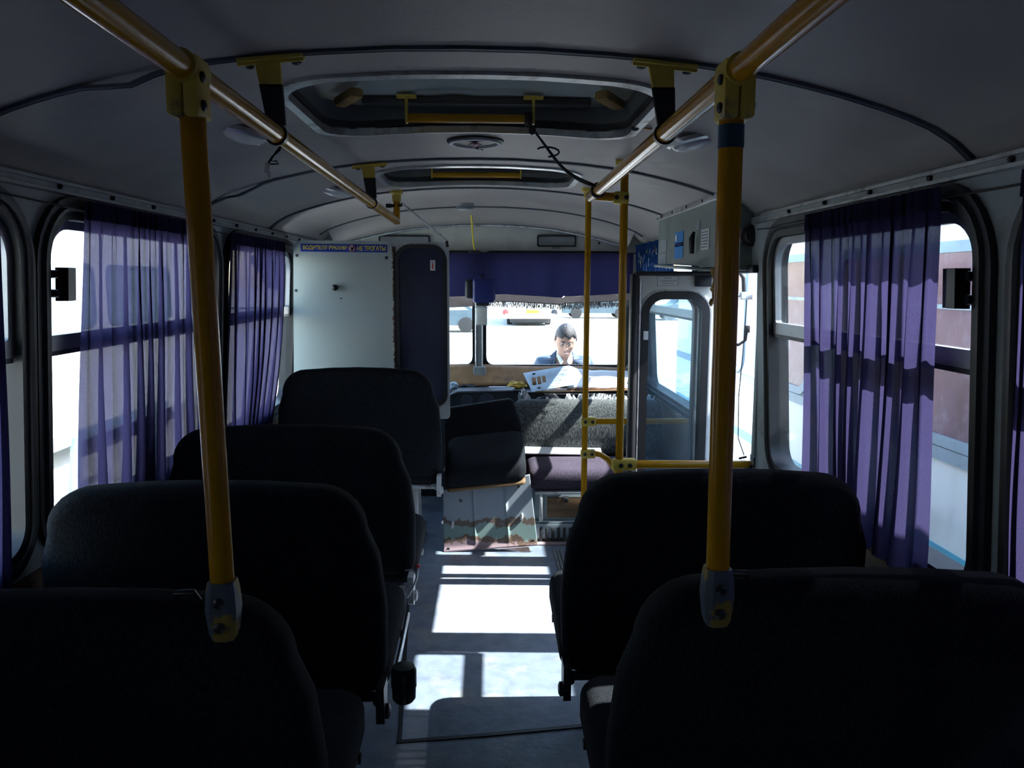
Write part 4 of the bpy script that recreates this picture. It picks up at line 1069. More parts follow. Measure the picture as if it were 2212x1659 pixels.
# ------------------------------------------------------------------ passenger seats
def seat(sgn, cap, bracket_white, handle=False):
    """local: floor origin under the top of the backrest, aisle towards sgn*x, facing +y"""
    t = thing('bus_seat', (0, 0, 0), 'seat', 'seat', 'double bus seats in rows')
    hwT, hwB = 0.392, 0.428
    z0, z1 = 0.39, 0.958
    n = 7; out = []
    def q(x, z): out.append((x, z))
    for i in range(n + 1):
        a = -PI / 2 + PI / 2 * i / n; q(hwB - 0.05 + 0.05 * math.cos(a), z0 + 0.05 + 0.05 * math.sin(a))
    q(hwB + 0.005, 0.60); q(hwT + 0.028, 0.75)
    r = 0.12
    for i in range(n + 1):
        a = PI / 2 * i / n; q(hwT - r + r * math.cos(a), z1 - 0.018 - r + r * math.sin(a) + 0.006)
    q(0.14, z1 - 0.003); q(0, z1); q(-0.14, z1 - 0.003)
    for i in range(n + 1):
        a = PI / 2 + PI / 2 * i / n; q(-hwT + r + r * math.cos(a), z1 - 0.018 - r + r * math.sin(a) + 0.006)
    q(-hwT - 0.028, 0.75); q(-hwB - 0.005, 0.60)
    for i in range(n + 1):
        a = PI + PI / 2 * i / n; q(-hwB + 0.05 + 0.05 * math.cos(a), z0 + 0.05 + 0.05 * math.sin(a))
    lean = lambda z: 0.10 * (z1 - z) / (z1 - z0)
    g = G(); g.pillow(out, 0.10, 0.034, lambda u, v, w_: Vector((u, lean(v) + w_ + 0.004 * noise.noise(Vector((u * 6, v * 6, w_ * 9))), v)), 4, 0.008)
    g.build('backrest', M['seat'], t, ang=60)
    co = rrect(-0.43, 0.13, 0.43, 0.62, 0.06, 5)
    g = G(); g.pillow(co, 0.135, 0.045, lambda u, v, w_: Vector((u, v, 0.335 + w_ + 0.02 * (v - 0.13) / 0.5)), 4, 0.010)
    g.build('cushion', M['seat'], t, ang=60)
    fm = M['frame'] if bracket_white else M['bolt']
    fr = G()
    for y in (0.17, 0.56): fr.tube([(-0.42, y, 0.322), (0.42, y, 0.322)], 0.014, 10)
    for x in (-0.40, 0.40): fr.tube([(x, 0.14, 0.322), (x, 0.58, 0.322)], 0.014, 10)
    f_ = fr.build('frame', fm, t)
    if cap:
        g = G(); g.tube([(sgn * 0.438, 0.20, 0.362), (sgn * 0.440, 0.35, 0.375), (sgn * 0.438, 0.56, 0.388)], 0.007, 10); g.build('side_tube', M['chrome'], f_)
    for x in (sgn * 0.27, -sgn * 0.20):
        g = G(); g.box((x, 0.22, 0.16), (0.045, 0.03, 0.32), bev=0.005); g.box((x, 0.30, 0.012), (0.06, 0.34, 0.024), bev=0.005); g.box((x, 0.46, 0.165), (0.03, 0.03, 0.33), rot=(0.15, 0, 0), bev=0.005)
        g.build('leg', fm, t)
    g = G(); g.plate([(0.07, 0.300), (0.10, 0.285), (0.13, 0.300), (0.135, 0.40), (0.065, 0.40)], [], 0.022, lambda u, v, w_: Vector((sgn * (0.405 + w_), u, v)))
    g.lathe((sgn * 0.427, 0.10, 0.320), (sgn, 0, 0), [(0.020, -0.02), (0.020, 0.008), (0.012, 0.012)], 14)
    h_ = g.build('hinge_bracket', M['frame'] if bracket_white else M['bolt'], t)
    if cap:
        g = G(); g.lathe((sgn * 0.480, 0.060, 0.372), (0, 0, 1), [(0.024, 0), (0.030, 0.008), (0.031, 0.035), (0.033, 0.04), (0.033, 0.082), (0.028, 0.094), (0, 0.097)], 24)
        g.build('armrest_stub', M['blackp'], t)
    if handle:
        g = G(); g.tube([(sgn * 0.20, 0.03, 0.950), (sgn * 0.205, 0.022, 0.966), (sgn * 0.235, 0.022, 0.968), (sgn * 0.24, 0.03, 0.950)], 0.006, 10); g.build('top_handle', M['blackp'], t)
    return t
def place(src, loc, label, first=False):
    o = src if first else copy_tree(src)
    o.location = loc; o['label'] = label
    return o
place(seat(1, True, False), (-0.652, 1.865, 0.0), 'second left seat from the viewer, lit pale patch at its window corner, black armrest stub', True)
sl_plain = seat(1, False, True)
place(sl_plain, (-0.650, 2.64, 0.0), 'third left seat from the viewer, under the violet curtain, white leg bracket by the aisle', True)
place(sl_plain, (-0.605, 3.84, 0.068), 'front left seat standing before the white partition, tallest of the left row').scale = (0.95, 1, 1)
place(seat(1, False, False, True), (-0.665, 1.240, -0.030), 'nearest left seat, almost black, with the left yellow pole clamped to its top', True).scale = (0.955, 1, 1)
sr = seat(-1, False, False)
place(sr, (0.665, 1.97, 0.0), 'right double seat farther forward, in front of the doorway and violet curtain', True).scale = (0.965, 1, 1)
place(seat(-1, False, False, True), (0.680, 1.25, -0.006), 'nearest right seat, its cushion edge sunlit by the aisle and pole clamped on top', True).scale = (0.95, 1, 1)
# left front seat stands on a low box
g = G(); g.box((-0.72, 4.14, 0.033), (0.80, 0.66, 0.066), bev=0.006); o = g.build('wheel_arch_box', M['rubber'], None); tag(o, 'low dark box under the front left seat', 'box')
# wire on third seat
t = thing('loose_wire', (-0.2, 2.72, 0.45), 'loose pale wire with red tip hanging at the third left seat', 'wire')
g = G(); g.tube([(-0.245, 2.70, 0.33), (-0.222, 2.68, 0.375), (-0.208, 2.68, 0.41), (-0.205, 2.68, 0.445)], 0.004, 8); g.build('wire', M['lens'], t)
g = G(); g.ell((-0.204, 2.68, 0.452), (0.009, 0.008, 0.008)); g.build('red_tip', M['red'], t)
g = G(); g.tube([(-0.25, 2.70, 0.43), (-0.225, 2.68, 0.44), (-0.21, 2.68, 0.425)], 0.003, 8); g.build('short_wire', M['lens'], t)

# ------------------------------------------------------------------ front bench, loose cushions, engine hatch sheet
t = thing('front_bench', (0.62, 4.35, 0.0), 'wide grey bench facing backwards on the engine cover, sunlit at its right', 'bench')
g = G(); g.pillow(rrect(0.262, 4.24, 1.08, 4.62, 0.05, 5), 0.125, 0.048, lambda u, v, w_: Vector((u, v, 0.295 + w_)), 4, 0.008); g.build('cushion', M['seatv'], t, ang=60)
bo = rrect(0.19, 0.40, 1.10, 0.735, 0.06, 6)
g = G(); g.pillow(bo, 0.11, 0.04, lambda u, v, w_: Vector((u, 4.70 - 0.04 * (0.735 - v) / 0.33 + w_ - 0.025 * math.sin(PI * min(1, max(0, (v - 0.40) / 0.335))), v)), 4, 0.006); g.build('backrest', M['benchg'], t, ang=60)
g = G(); g.box((0.70, 4.44, 0.148), (0.80, 0.34, 0.30), bev=0.01); g.build('base', M['metalblue'], t)
g = G(); g.box((0.70, 4.262, 0.200), (0.66, 0.012, 0.115), bev=0.003); g.build('wooden_front', M['wood'], t)
g = G(); g.box((0.335, 4.256, 0.205), (0.022, 0.02, 0.16), bev=0.003); g.box((0.7, 4.262, 0.285), (0.80, 0.03, 0.016), bev=0.003); g.build('front_frame', M['frame'], t)
g = G(); g.box((0.47, 4.235, 0.252), (0.035, 0.02, 0.028), bev=0.006); g.build('catch', M['bolt'], t)
g = G(); g.box((0.45, 4.262, 0.075), (0.32, 0.02, 0.10), bev=0.004); g.box((0.45, 4.256, 0.113), (0.32, 0.008, 0.006)); g.build('kick_panel', M['metalblue'], t)
for k in range(7):
    g = G(); g.box((0.335 + 0.033 * k, 4.248, 0.045), (0.016, 0.008, 0.085), bev=0.003); g.build('grille_slot', M['well'], t)
g = G(); g.lathe((0.60, 4.25, 0.052), (0, -1, 0), [(0.022, -0.003), (0.022, 0.003), (0.014, 0.001), (0, 0.0)], 16); g.build('plug', M['well'], t)
g = G(); g.box((0.66, 4.25, 0.004), (0.80, 0.10, 0.008), bev=0.002); g.build('foot_strip', M['pinkmetal'], t)
# white strip of lining between seat and back
t = thing('lining_strip', (0.55, 4.62, 0.43), 'white sunlit strip lying between bench cushion and backrest', 'strip')
g = G(); g.box((0.49, 4.625, 0.446), (0.46, 0.09, 0.008), rot=(0.35, 0.02, 0), bev=0.002); g.build('strip', M['paper'], t)

# engine hatch sheet leaning at the front of the aisle
t = thing('engine_hatch_sheet', (0.05, 4.12, 0.0), 'worn grey metal engine sheet with flaking green and rusty foot, leaning at the aisle end', 'metal sheet')
def es(u, v): # u across, v up ; slightly skewed as it leans
    x = -0.200 + 0.470 * u - 0.004 * v + 0.045 * u * (1 - v) * 0.9
    z = (0.0 + 0.035 * u) * (1 - v) + (0.330 + 0.085 * u) * v
    y = 4.115 + 0.045 * v
    for c, d in ((0.345, 0.008), (0.70, 0.010)):
        y -= d * math.exp(-((u - c) / 0.012) ** 2) * (1 if v > 0.22 else max(0, v / 0.22))
    if v < 0.06: y -= 0.012 * (1 - v / 0.06)
    return Vector((x, y, z))
g = G(); g.grid(90, 40, es); g.build('sheet', M['worn'], t, fix=False).modifiers.new('t', 'SOLIDIFY').thickness = 0.004
for u, v in ((0.20, 0.78), (0.86, 0.86), (0.05, 0.04), (0.95, 0.06)):
    p_ = es(u, v); g = G(); g.lathe(p_ + Vector((0, -0.002, 0)), (0, -1, 0), [(0.0085, -0.001), (0.0085, 0.0015), (0.004, 0.0005)], 12); g.build('bolt_hole', M['well'], t)
for u, v in ((0.10, 0.42), (0.86, 0.42)):
    p_ = es(u, v); g = G(); g.ell(p_ + Vector((0, -0.004, 0)), (0.009, 0.008, 0.022), rot=(0, 0.1, 0)); g.build('pressed_tab', M['frame'], t)
g = G(); g.plate([(0.10, 0.02), (0.26, 0.03), (0.27, -0.0), (0.22, 0.001)], [], 0.004, lambda u, v, w_: Vector((u, 4.09 + w_, v + 0.002))); g.build('bent_lip', M['pinkmetal'], t)
# loose seat parts on the sheet
t = thing('loose_seat_cushion', (0.02, 4.3, 0.5), 'loose dark seat cushion lying tilted on the engine sheet', 'cushion')
g = G()
def lc(u, v, w_):
    x = 0.028 + u * 0.97; return Vector((x, 4.06 + v + 0.05, 0.350 + 0.10 * u + w_ + 0.28 * v))
g.pillow(rrect(-0.225, 0.0, 0.225, 0.40, 0.045, 5), 0.125, 0.045, lc, 4, 0.008); g.build('cover', M['seat'], t, ang=60)
g = G(); g.pillow(rrect(-0.215, 0.004, 0.222, 0.39, 0.02, 3), 0.02, 0.006, lambda u, v, w_: lc(u, v, w_ - 0.006), 2, 0); g.build('board', M['wood'], t)
t = thing('loose_seat_pad', (0.02, 4.55, 0.5), 'loose dark seat back leaning behind the tilted cushion', 'seat back')
bl = [(-0.235, 0.40), (0.235, 0.45), (0.225, 0.62), (0.175, 0.765), (0.150, 0.780), (-0.20, 0.728), (-0.235, 0.715)]
g = G(); g.pillow(bl, 0.07, 0.022, lambda u, v, w_: Vector((u + 0.015, 4.50 + 0.10 * (v - 0.4) + w_, v - 0.01)), 3, 0.004); g.build('cover', M['seat'], t, ang=60)
# engine cover behind
t = thing('engine_cover', (0.2, 5.0, 0.0), 'dark padded engine cover between driver and door', 'engine cover')
g = G(); g.box((0.25, 4.93, 0.31), (0.95, 0.22, 0.62), bev=0.03, seg=3); g.build('hood', M['seat'], t)
g = G(); g.box((0.25, 4.84, 0.628), (0.93, 0.05, 0.02), bev=0.004); g.build('edge_trim', M['frame'], t)
# dashboard
t = thing('dashboard', (0.0, 5.3, 0.0), 'dark dashboard with curved instrument hood under the windscreen', 'dashboard')
g = G(); g.box((0.0, 5.33, 0.36), (2.14, 0.22, 0.72), bev=0.02); g.build('body', M['dash'], t)
hp = [(-0.235, 0.60), (-0.232, 0.69), (-0.205, 0.735), (-0.16, 0.755), (0.20, 0.762), (0.22, 0.60)]
g = G(); g.plate(hp, [], 0.02, lambda u, v, w_: Vector((u, 5.06 + w_, v - 0.015))); g.build('instrument_panel', M['dash'], t)
g = G(); g.tube([(u, 5.055, v - 0.014) for u, v in hp[:-1]], 0.006, 8); g.build('hood_trim', M['winframe'], t)
g = G(); vs = []; 
for y in (5.07, 5.24):
    for u, v in hp[:-1]: vs.append((u, y, v - 0.012))
g.add(vs, [(i, i + 1, i + 6, i + 5) for i in range(4)]); g.build('hood_top', M['dash'], t, fix=False)
g = G(); g.box((0.71, 5.20, 0.735), (0.70, 0.14, 0.012), rot=(0, -0.02, 0), bev=0.003); g.build('shelf', M['cowl'], t)
g = G(); g.box((0.72, 5.14, 0.715), (0.62, 0.012, 0.006)); g.build('shelf_lip', M['alu'], t)
for (x, r) in ((-0.10, 0.04), (0.03, 0.05)):
    g = G(); g.lathe((x, 5.06, 0.68), (0, -1, 0), [(r, 0), (r, 0.006), (r - 0.008, 0.008), (r - 0.008, 0.003), (0, 0.003)], 20); g.build('gauge', M['rib'], t)
# bits on the dashboard
def blob(name, c, r, m, label, cat, seed, amp=0.4, n=18):
    g = G(); g.ell((0, 0, 0), (1, 1, 1), n, 12)
    vs = []
    for v in g.v:
        k = 1 + amp * noise.noise(v * 1.9 + Vector((seed, 0, 0))) + amp * 0.5 * noise.noise(v * 4.3 + Vector((0, seed, 0)))
        vs.append(Vector((c[0] + v.x * r[0] * k, c[1] + v.y * r[1] * k, c[2] + max(-0.9, v.z) * r[2] * k)))
    g.v = vs; o = g.build(name, m, None, ang=25); return tag(o, label, cat)
blob('crumpled_paper', (-0.20, 5.27, 0.755), (0.036, 0.03, 0.022), M['bluesheet'], 'crumpled pale blue paper on the dash at the partition edge', 'paper', 3)
blob('work_glove', (-0.09, 5.29, 0.742), (0.06, 0.035, 0.016), M['cord'], 'black crumpled work glove on the dash by the pillar foot', 'glove', 8, 0.6)
blob('yellow_rag', (0.235, 5.27, 0.755), (0.062, 0.03, 0.025), M['yellowcloth'], 'crumpled yellow rag on the dash left of the punched sheet', 'rag', 5)
blob('dark_cloth', (0.42, 4.96, 0.670), (0.12, 0.05, 0.055), M['dash'], 'dark crumpled cloth heaped on the engine cover', 'cloth', 11, 0.6)
blob('grey_rag', (0.27, 4.97, 0.69), (0.035, 0.03, 0.07), M['winframe'], 'grey dusty rag standing beside the dark cloth heap', 'rag', 13, 0.7)
g = G(); g.box((0.13, 5.24, 0.742), (0.17, 0.08, 0.006), rot=(0.05, 0, 0.05), bev=0.001); o = g.build('paper_sheet', M['paper'], None); tag(o, 'flat white paper sheet on the dash beside the yellow rag', 'paper')
g = G(); g.box((-0.095, 4.91, 0.652), (0.03, 0.03, 0.035), bev=0.008); o = g.build('white_cup', M['bluesheet'], None); tag(o, 'small white cup standing on the cover edge before the instrument hood', 'cup')
g = G(); g.box((0.30, 4.86, 0.645), (0.20, 0.07, 0.006), rot=(0.25, 0, 0)); o = g.build('white_card', M['paper'], None); tag(o, 'white card lying on the edge of the engine cover', 'card')
# punched pale sheet leaning on the dash
t = thing('punched_sheet', (0.45, 5.2, 0.74), 'pale blue sheet with square cut-outs leaning on the dashboard', 'sheet')
def ps(u, v, w_):
    return Vector((0.335 + u + 0.20 * (0.12 - v) * 0.5, 5.12 + 0.18 * (v / 0.14) + w_, 0.735 + v * 0.95 + 0.17 * u))
g = G(); g.plate([(-0.02, 0.0), (0.28, 0.0), (0.32, 0.04), (0.30, 0.09), (0.25, 0.118), (-0.06, 0.118)], [[(-0.01, 0.035), (0.018, 0.035), (0.018, 0.082), (-0.01, 0.082)], [(0.026, 0.035), (0.05, 0.035), (0.05, 0.082), (0.026, 0.082)], [(0.058, 0.042), (0.082, 0.042), (0.082, 0.082), (0.058, 0.082)]], 0.004, ps); g.build('sheet', M['bluesheet'], t)
for u, v in ((0.03, 0.015), (0.01, 0.102)):
    g = G(); g.ell(ps(u, v, -0.002), (0.012, 0.003, 0.007)); g.build('dark_hole', M['well'], t)
t = thing('torn_cardboard', (0.76, 5.25, 0.74), 'large white torn cardboard lying in the sun on the dash shelf', 'cardboard')
g = G(); g.grid(24, 8, lambda u, v: Vector((0.56 + 0.40 * u + 0.05 * v + 0.02 * noise.noise(Vector((u * 5, v * 5, 2))), 5.14 + 0.24 * v, 0.758 + 0.095 * v * (1 - 0.15 * u) + 0.008 * noise.noise(Vector((u * 4, v * 4, 5)))))); o = g.build('sheet', M['paper'], t, fix=False); o.modifiers.new('t', 'SOLIDIFY').thickness = 0.006
g = G(); g.box((0.76, 5.14, 0.746), (0.40, 0.012, 0.010), bev=0.002); g.build('brown_edge', M['rust'], t)
t = thing('white_stick', (1.02, 5.2, 0.74), 'short white stick lying askew at the right end of the dash', 'stick')
g = G(); g.box((1.0, 5.18, 0.735), (0.10, 0.02, 0.012), rot=(0, 0.5, 0.2), bev=0.003); g.build('stick', M['paper'], t)
# frayed padding along the bench back
t = thing('frayed_padding', (0.72, 4.80, 0.75), 'frayed white padding along the top of the bench back', 'padding')
g = G(); rr = random.Random(21)
for i in range(60):
    x = 0.52 + 0.54 * i / 59; h_ = 0.018 + 0.026 * rr.random()
    a = Vector((x, 4.80 + 0.02 * rr.random(), 0.722)); d = Vector((0.018 * rr.uniform(-1, 1), 0.012 * rr.uniform(-1, 1), h_)); s_ = Vector((0.006 + 0.006 * rr.random(), 0.003, 0))
    g.add([a - s_, a + s_, a + d + s_ * 0.6, a + d - s_ * 0.6, a - s_ + Vector((0, 0.006, 0)), a + s_ + Vector((0, 0.006, 0)), a + d + s_ * 0.6 + Vector((0, 0.006, 0)), a + d - s_ * 0.6 + Vector((0, 0.006, 0))], [(0, 1, 2, 3), (4, 5, 6, 7), (0, 1, 5, 4), (1, 2, 6, 5), (2, 3, 7, 6), (3, 0, 4, 7)])
o = g.build('tuft', M['paper'], t); o['kind'] = 'stuff'
g = G(); g.box((0.79, 4.81, 0.722), (0.56, 0.03, 0.012), bev=0.003); g.build('base_strip', M['paper'], t)

# cords
t = thing('black_cord', (0.2, 2.7, 1.85), 'black twisted cord tied from hatch bar to the end of the right rail', 'cord')
a = Vector((0.168, 2.50, 1.930)); e_ = atr(2.80) + Vector((0, 0, 0.012))
for k, off in ((0, 0.0), (1, 0.012)):
    g = G(); pts = []
    for i in range(15):
        s_ = i / 14; p_ = a.lerp(e_, s_); p_.z -= 0.035 * math.sin(PI * s_) * (1 + 0.5 * k); p_.x += off * math.sin(PI * s_) * 1.2 + 0.004 * math.sin(9 * s_ + k)
        pts.append(p_)
    g.tube(pts, 0.0035, 8); g.build('strand', M['cord'], t)
g = G()
for (p_, ax) in ((a, Vector((1, 0, 0))), (e_ - Vector((0, 0, 0.012)), Vector((0, 1, 0)))):
    for k in range(3):
        c = p_ + ax * (0.007 * (k - 1)); R_ = 0.016 if ax.x else 0.0215
        if ax.x: c = Vector((0.168 + 0.008 * (k - 1), 2.50, 1.945))
        u = Vector((0, 1, 0)) if ax.x else Vector((1, 0, 0))
        g.tube([c + (u * math.cos(2 * PI * j / 16) + Vector((0, 0, 1)) * math.sin(2 * PI * j / 16)) * (R_ + 0.002) for j in range(16)], 0.0035, 6, close=True)
g.ell(a + Vector((0.012, -0.01, -0.02)), (0.012, 0.01, 0.014)); g.build('knot', M['cord'], t)
g = G(); c = a.lerp(e_, 0.22) + Vector((0.01, 0, -0.03)); g.tube([c + Vector((0.035 * math.sin(0.5 * j), 0.0, -0.012 - 0.012 * math.cos(0.5 * j) + 0.001 * j)) for j in range(10)], 0.003, 6); g.build('loose_loop', M['cord'], t)
t = thing('hanging_connector', (-0.42, 1.76, 1.70), 'small white connector dangling on black wires from the left rail', 'connector')
g = G(); g.tube([(-0.395, 1.755, 1.742), (-0.402, 1.757, 1.728), (-0.418, 1.757, 1.715), (-0.428, 1.757, 1.70)], 0.0022, 6); g.tube([(-0.395, 1.755, 1.742), (-0.412, 1.757, 1.722), (-0.422, 1.757, 1.705), (-0.410, 1.757, 1.706), (-0.405, 1.757, 1.700), (-0.418, 1.757, 1.699), (-0.428, 1.757, 1.70)], 0.0018, 6); g.build('wire', M['cord'], t)
g = G(); g.box((-0.430, 1.757, 1.690), (0.009, 0.008, 0.022), rot=(0, 0.15, 0), bev=0.001); g.box((-0.426, 1.757, 1.676), (0.008, 0.007, 0.016), rot=(0, -0.2, 0), bev=0.001); g.build('plug', M['paper'], t)
t = thing('paint_flake', (0.48, 2.4, 1.9), 'loose dark scrap hanging from the ceiling beside the near hatch corner', 'scrap')
g = G(); g.ell((0.475, 2.37, zc(0.475) - 0.010), (0.012, 0.012, 0.008)); g.build('dark_knob', M['bolt'], t)
g = G(); g.box((0.502, 2.37, zc(0.5) - 0.006), (0.045, 0.012, 0.004), rot=(0, 0.05, 0.2)); g.build('strip', M['foam'], t)

# ------------------------------------------------------------------ violet side curtains
def curtain(side, top, bot, zt, zb, folds, seed, label, mid=None, amp=0.026):
    """top/bot: (y_rear, y_front) of the gathered cloth at rod and at hem"""
    rr = random.Random(seed)
    ph = [rr.uniform(0, 6.28) for _ in range(6)]
    g = G(); nu, nv = folds * 14, 34
    def f(u, v):
        s_ = v ** 0.8
        y0 = top[0] + (bot[0] - top[0]) * v; y1 = top[1] + (bot[1] - top[1]) * v
        if mid: 
            m_ = 4 * v * (1 - v); y0 += mid[0] * m_; y1 += mid[1] * m_
        uu = u + 0.02 * math.sin(2 * PI * 1.5 * u + ph[0])
        a = 2 * PI * folds * uu + 0.9 * math.sin(2 * PI * 2.3 * u + ph[1]) + 0.5 * v * math.sin(2 * PI * 3 * u + ph[2])
        fine = math.sin(2 * PI * folds * 2.7 * u + ph[3])
        wv = math.sin(a) * s_ + 0.35 * fine * (1 - s_)
        wd = abs(y1 - y0)
        y = y0 + (y1 - y0) * u + (1 if y1 > y0 else -1) * wd / folds * 0.26 * math.sin(2 * a + ph[4]) * (0.35 + 0.65 * s_) + 0.012 * math.sin(2 * PI * 1.3 * u + 5 * v + ph[5]) * v
        z = zt + (zb - zt) * v + 0.006 * math.sin(a) * v
        x = xw(min(z, 1.65)) - 0.042 + amp * 0.7 * wv
        return Vector((side * x, y, z))
    g.grid(nu, nv, f)
    t = thing('window_curtain', (side * 1.05, (top[0] + top[1]) / 2, zt), label, 'curtain', 'violet side window curtains')
    cm = M['light_block'] if top[1] < 0.6 else M['curtain']  # unseen rear curtains get the dense cloth that holds daylight back
    g.build('cloth', cm, t, fix=False, ang=180)
    g = G()
    def hb(u, v):
        p_ = f(u, 0); return Vector((p_.x - side * 0.003, p_.y, zt + 0.012 - 0.05 * v))
    g.grid(nu, 2, hb); g.build('header_band', cm, t, fix=False, ang=180)
    return t
curtain(1, (1.735, 2.475), (1.815, 2.46), 1.648, 0.735, 7, 3, 'violet curtain in the right window, sunlit with shadow bars, in front of the neighbouring bus')
curtain(1, (0.40, 1.48), (0.50, 1.47), 1.648, 0.80, 9, 4, 'violet curtain of the right window beside the nearest seat, only its front edge in view')
curtain(-1, (2.19, 3.12), (2.17, 3.20), 1.650, 0.72, 9, 7, 'wide sheer violet curtain in the left window behind the left pole')
curtain(-1, (3.40, 4.28), (3.42, 4.05), 1.640, 0.72, 8, 8, 'violet curtain in the left window next to the partition, swept back at its foot', mid=(0, 0.10))
curtain(-1, (0.70, 1.815), (0.75, 1.81), 1.650, 0.66, 9, 9, 'violet curtain over the left window beside the nearest seat, at the picture edge')
curtain(-1, (-0.75, 0.50), (-0.75, 0.5), 1.650, 0.66, 9, 12, 'dense violet curtain added out of view over the rearmost left window to keep light out')
curtain(1, (-1.0, 0.10), (-1.0, 0.10), 1.650, 0.66, 9, 13, 'dense violet curtain added out of view over the rearmost right window to keep light out')

# ------------------------------------------------------------------ outside
GZ = -0.68
g = G(); g.grid(30, 30, lambda u, v: Vector((-120 + 240 * u, -60 + 260 * v, GZ + 0.05 * noise.noise(Vector((u * 40, v * 40, 0))) * (1 if abs(u - 0.5) > 0.06 else 0))))
o = g.build('ground', M['ground'], None, fix=False); tag(o, 'pale sunlit gravel yard around the bus', 'ground', kind='structure')

def bus(name, xf, y0, y1, depth, wins, label, winm, stripe, roof=2.05, zsill=0.77, ztop=1.585):
    """a parked bus whose side faces the viewer at x = xf and runs away by depth"""
    s_ = 1 if depth > 0 else -1
    t = thing(name, (xf + depth / 2, (y0 + y1) / 2, GZ), label, 'bus')
    prof = [(0, -0.38), (0, 1.80), (0.02 * s_, roof - 0.04), (0.10 * s_, roof + 0.05), (0.4 * s_, roof + 0.16), (depth / 2, roof + 0.22), (depth - 0.4 * s_, roof + 0.16), (depth - 0.05 * s_, roof), (depth, 1.75), (depth, -0.38)]
    g = G(); vs = []; fs = []; n = len(prof)
    for y in (y0, y0 + 0.06, y1 - 0.06, y1):
        k = 0.97 if y in (y0, y1) else 1
        for x, z in prof: vs.append((xf + depth / 2 + (x - depth / 2) * k, y, 0.8 + (z - 0.8) * k))
    for i in range(3):
        for j in range(n): fs.append((i * n + j, i * n + (j + 1) % n, (i + 1) * n + (j + 1) % n, (i + 1) * n + j))
    fs += [tuple(range(n)), tuple(range(4 * n - 1, 3 * n - 1, -1))]
    g.add(vs, fs); g.build('body', M['white'], t, ang=30)
    for (a, b) in wins:
        mp = lambda u, v, w_: Vector((xf - s_ * w_, u, v))
        g = G(); g.plate(rrect(a - 0.05, zsill - 0.05, b + 0.05, ztop + 0.05, 0.14), [rrect(a, zsill, b, ztop, 0.10)], 0.018, mp); fr = g.build('window_frame', M['slate'], t)
        g = G(); g.plate(rrect(a - 0.01, zsill - 0.01, b + 0.01, ztop + 0.01, 0.10), [], 0.008, mp); g.build('pane', winm, fr)
        g = G(); g.plate([(a, 1.335), (b, 1.335), (b, 1.355), (a, 1.355)], [], 0.014, mp); g.build('middle_rail', M['metalblue'], fr)
    if stripe:
        g = G(); g.plate([(y0 + 0.1, 0.195), (y1 - 0.1, 0.195), (y1 - 0.1, 0.262), (y0 + 0.1, 0.262)], [], 0.004, lambda u, v, w_: Vector((xf - s_ * w_, u, v))); g.build('cyan_stripe', M['cyan'], t)
        g = G(); g.plate([(y0 + 0.1, 0.655), (y1 - 0.1, 0.655), (y1 - 0.1, 0.715), (y0 + 0.1, 0.715)], [], 0.014, lambda u, v, w_: Vector((xf - s_ * w_, u, v))); g.build('waist_moulding', M['slate'], t)
    for y in (y0 + 1.2, y1 - 1.6):
        for xx in (xf + s_ * 0.16, xf + depth - s_ * 0.16):
            g = G(); g.lathe((xx, y, GZ + 0.46), (s_, 0, 0), [(0.30, -0.13), (0.46, -0.12), (0.46, 0.12), (0.30, 0.13)], 28); wh = g.build('wheel', M['tyre'], t)
            g = G(); g.lathe((xx, y, GZ + 0.46), (s_, 0, 0), [(0.29, -0.11), (0.22, -0.135), (0.1, -0.14), (0.1, 0.14), (0.22, 0.135), (0.29, 0.11)], 20); g.build('hub', M['metalblue'], wh)
    return t
bus('neighbour_bus', 2.1, -1.8, 8.6, 2.4, [(-1.2, 0.4), (0.7, 2.2), (2.5, 4.55), (5.0, 5.95), (6.3, 7.8)], 'white bus with maroon windows and cyan stripe parked close on the right', M['maroon'], True)
bus('white_bus', -4.6, 3.2, 12.8, -2.4, [(4.0, 5.6), (5.9, 7.35), (7.75, 9.4), (9.8, 11.6)], 'sunlit white bus parked outside the left windows', M['paleglass'], False, zsill=0.95)
# steel barrier on the left
t = thing('steel_barrier', (-3.4, 6.5, GZ), 'blue grey steel barrier with slanted post outside the left window', 'barrier')
g = G(); g.box((-3.55, 7.0, 0.09), (0.10, 3.4, 0.09), bev=0.02); g.build('beam', M['slate'], t)
for y in (5.5, 8.4):
    g = G(); g.box((-3.55, y, -0.30), (0.07, 0.07, 0.77), bev=0.01); g.build('post', M['slate'], t)
g = G(); g.box((-3.48, 6.62, -0.30), (0.07, 0.07, 0.85), rot=(-0.22, 0, 0), bev=0.01); g.build('slanted_post', M['slate'], t)

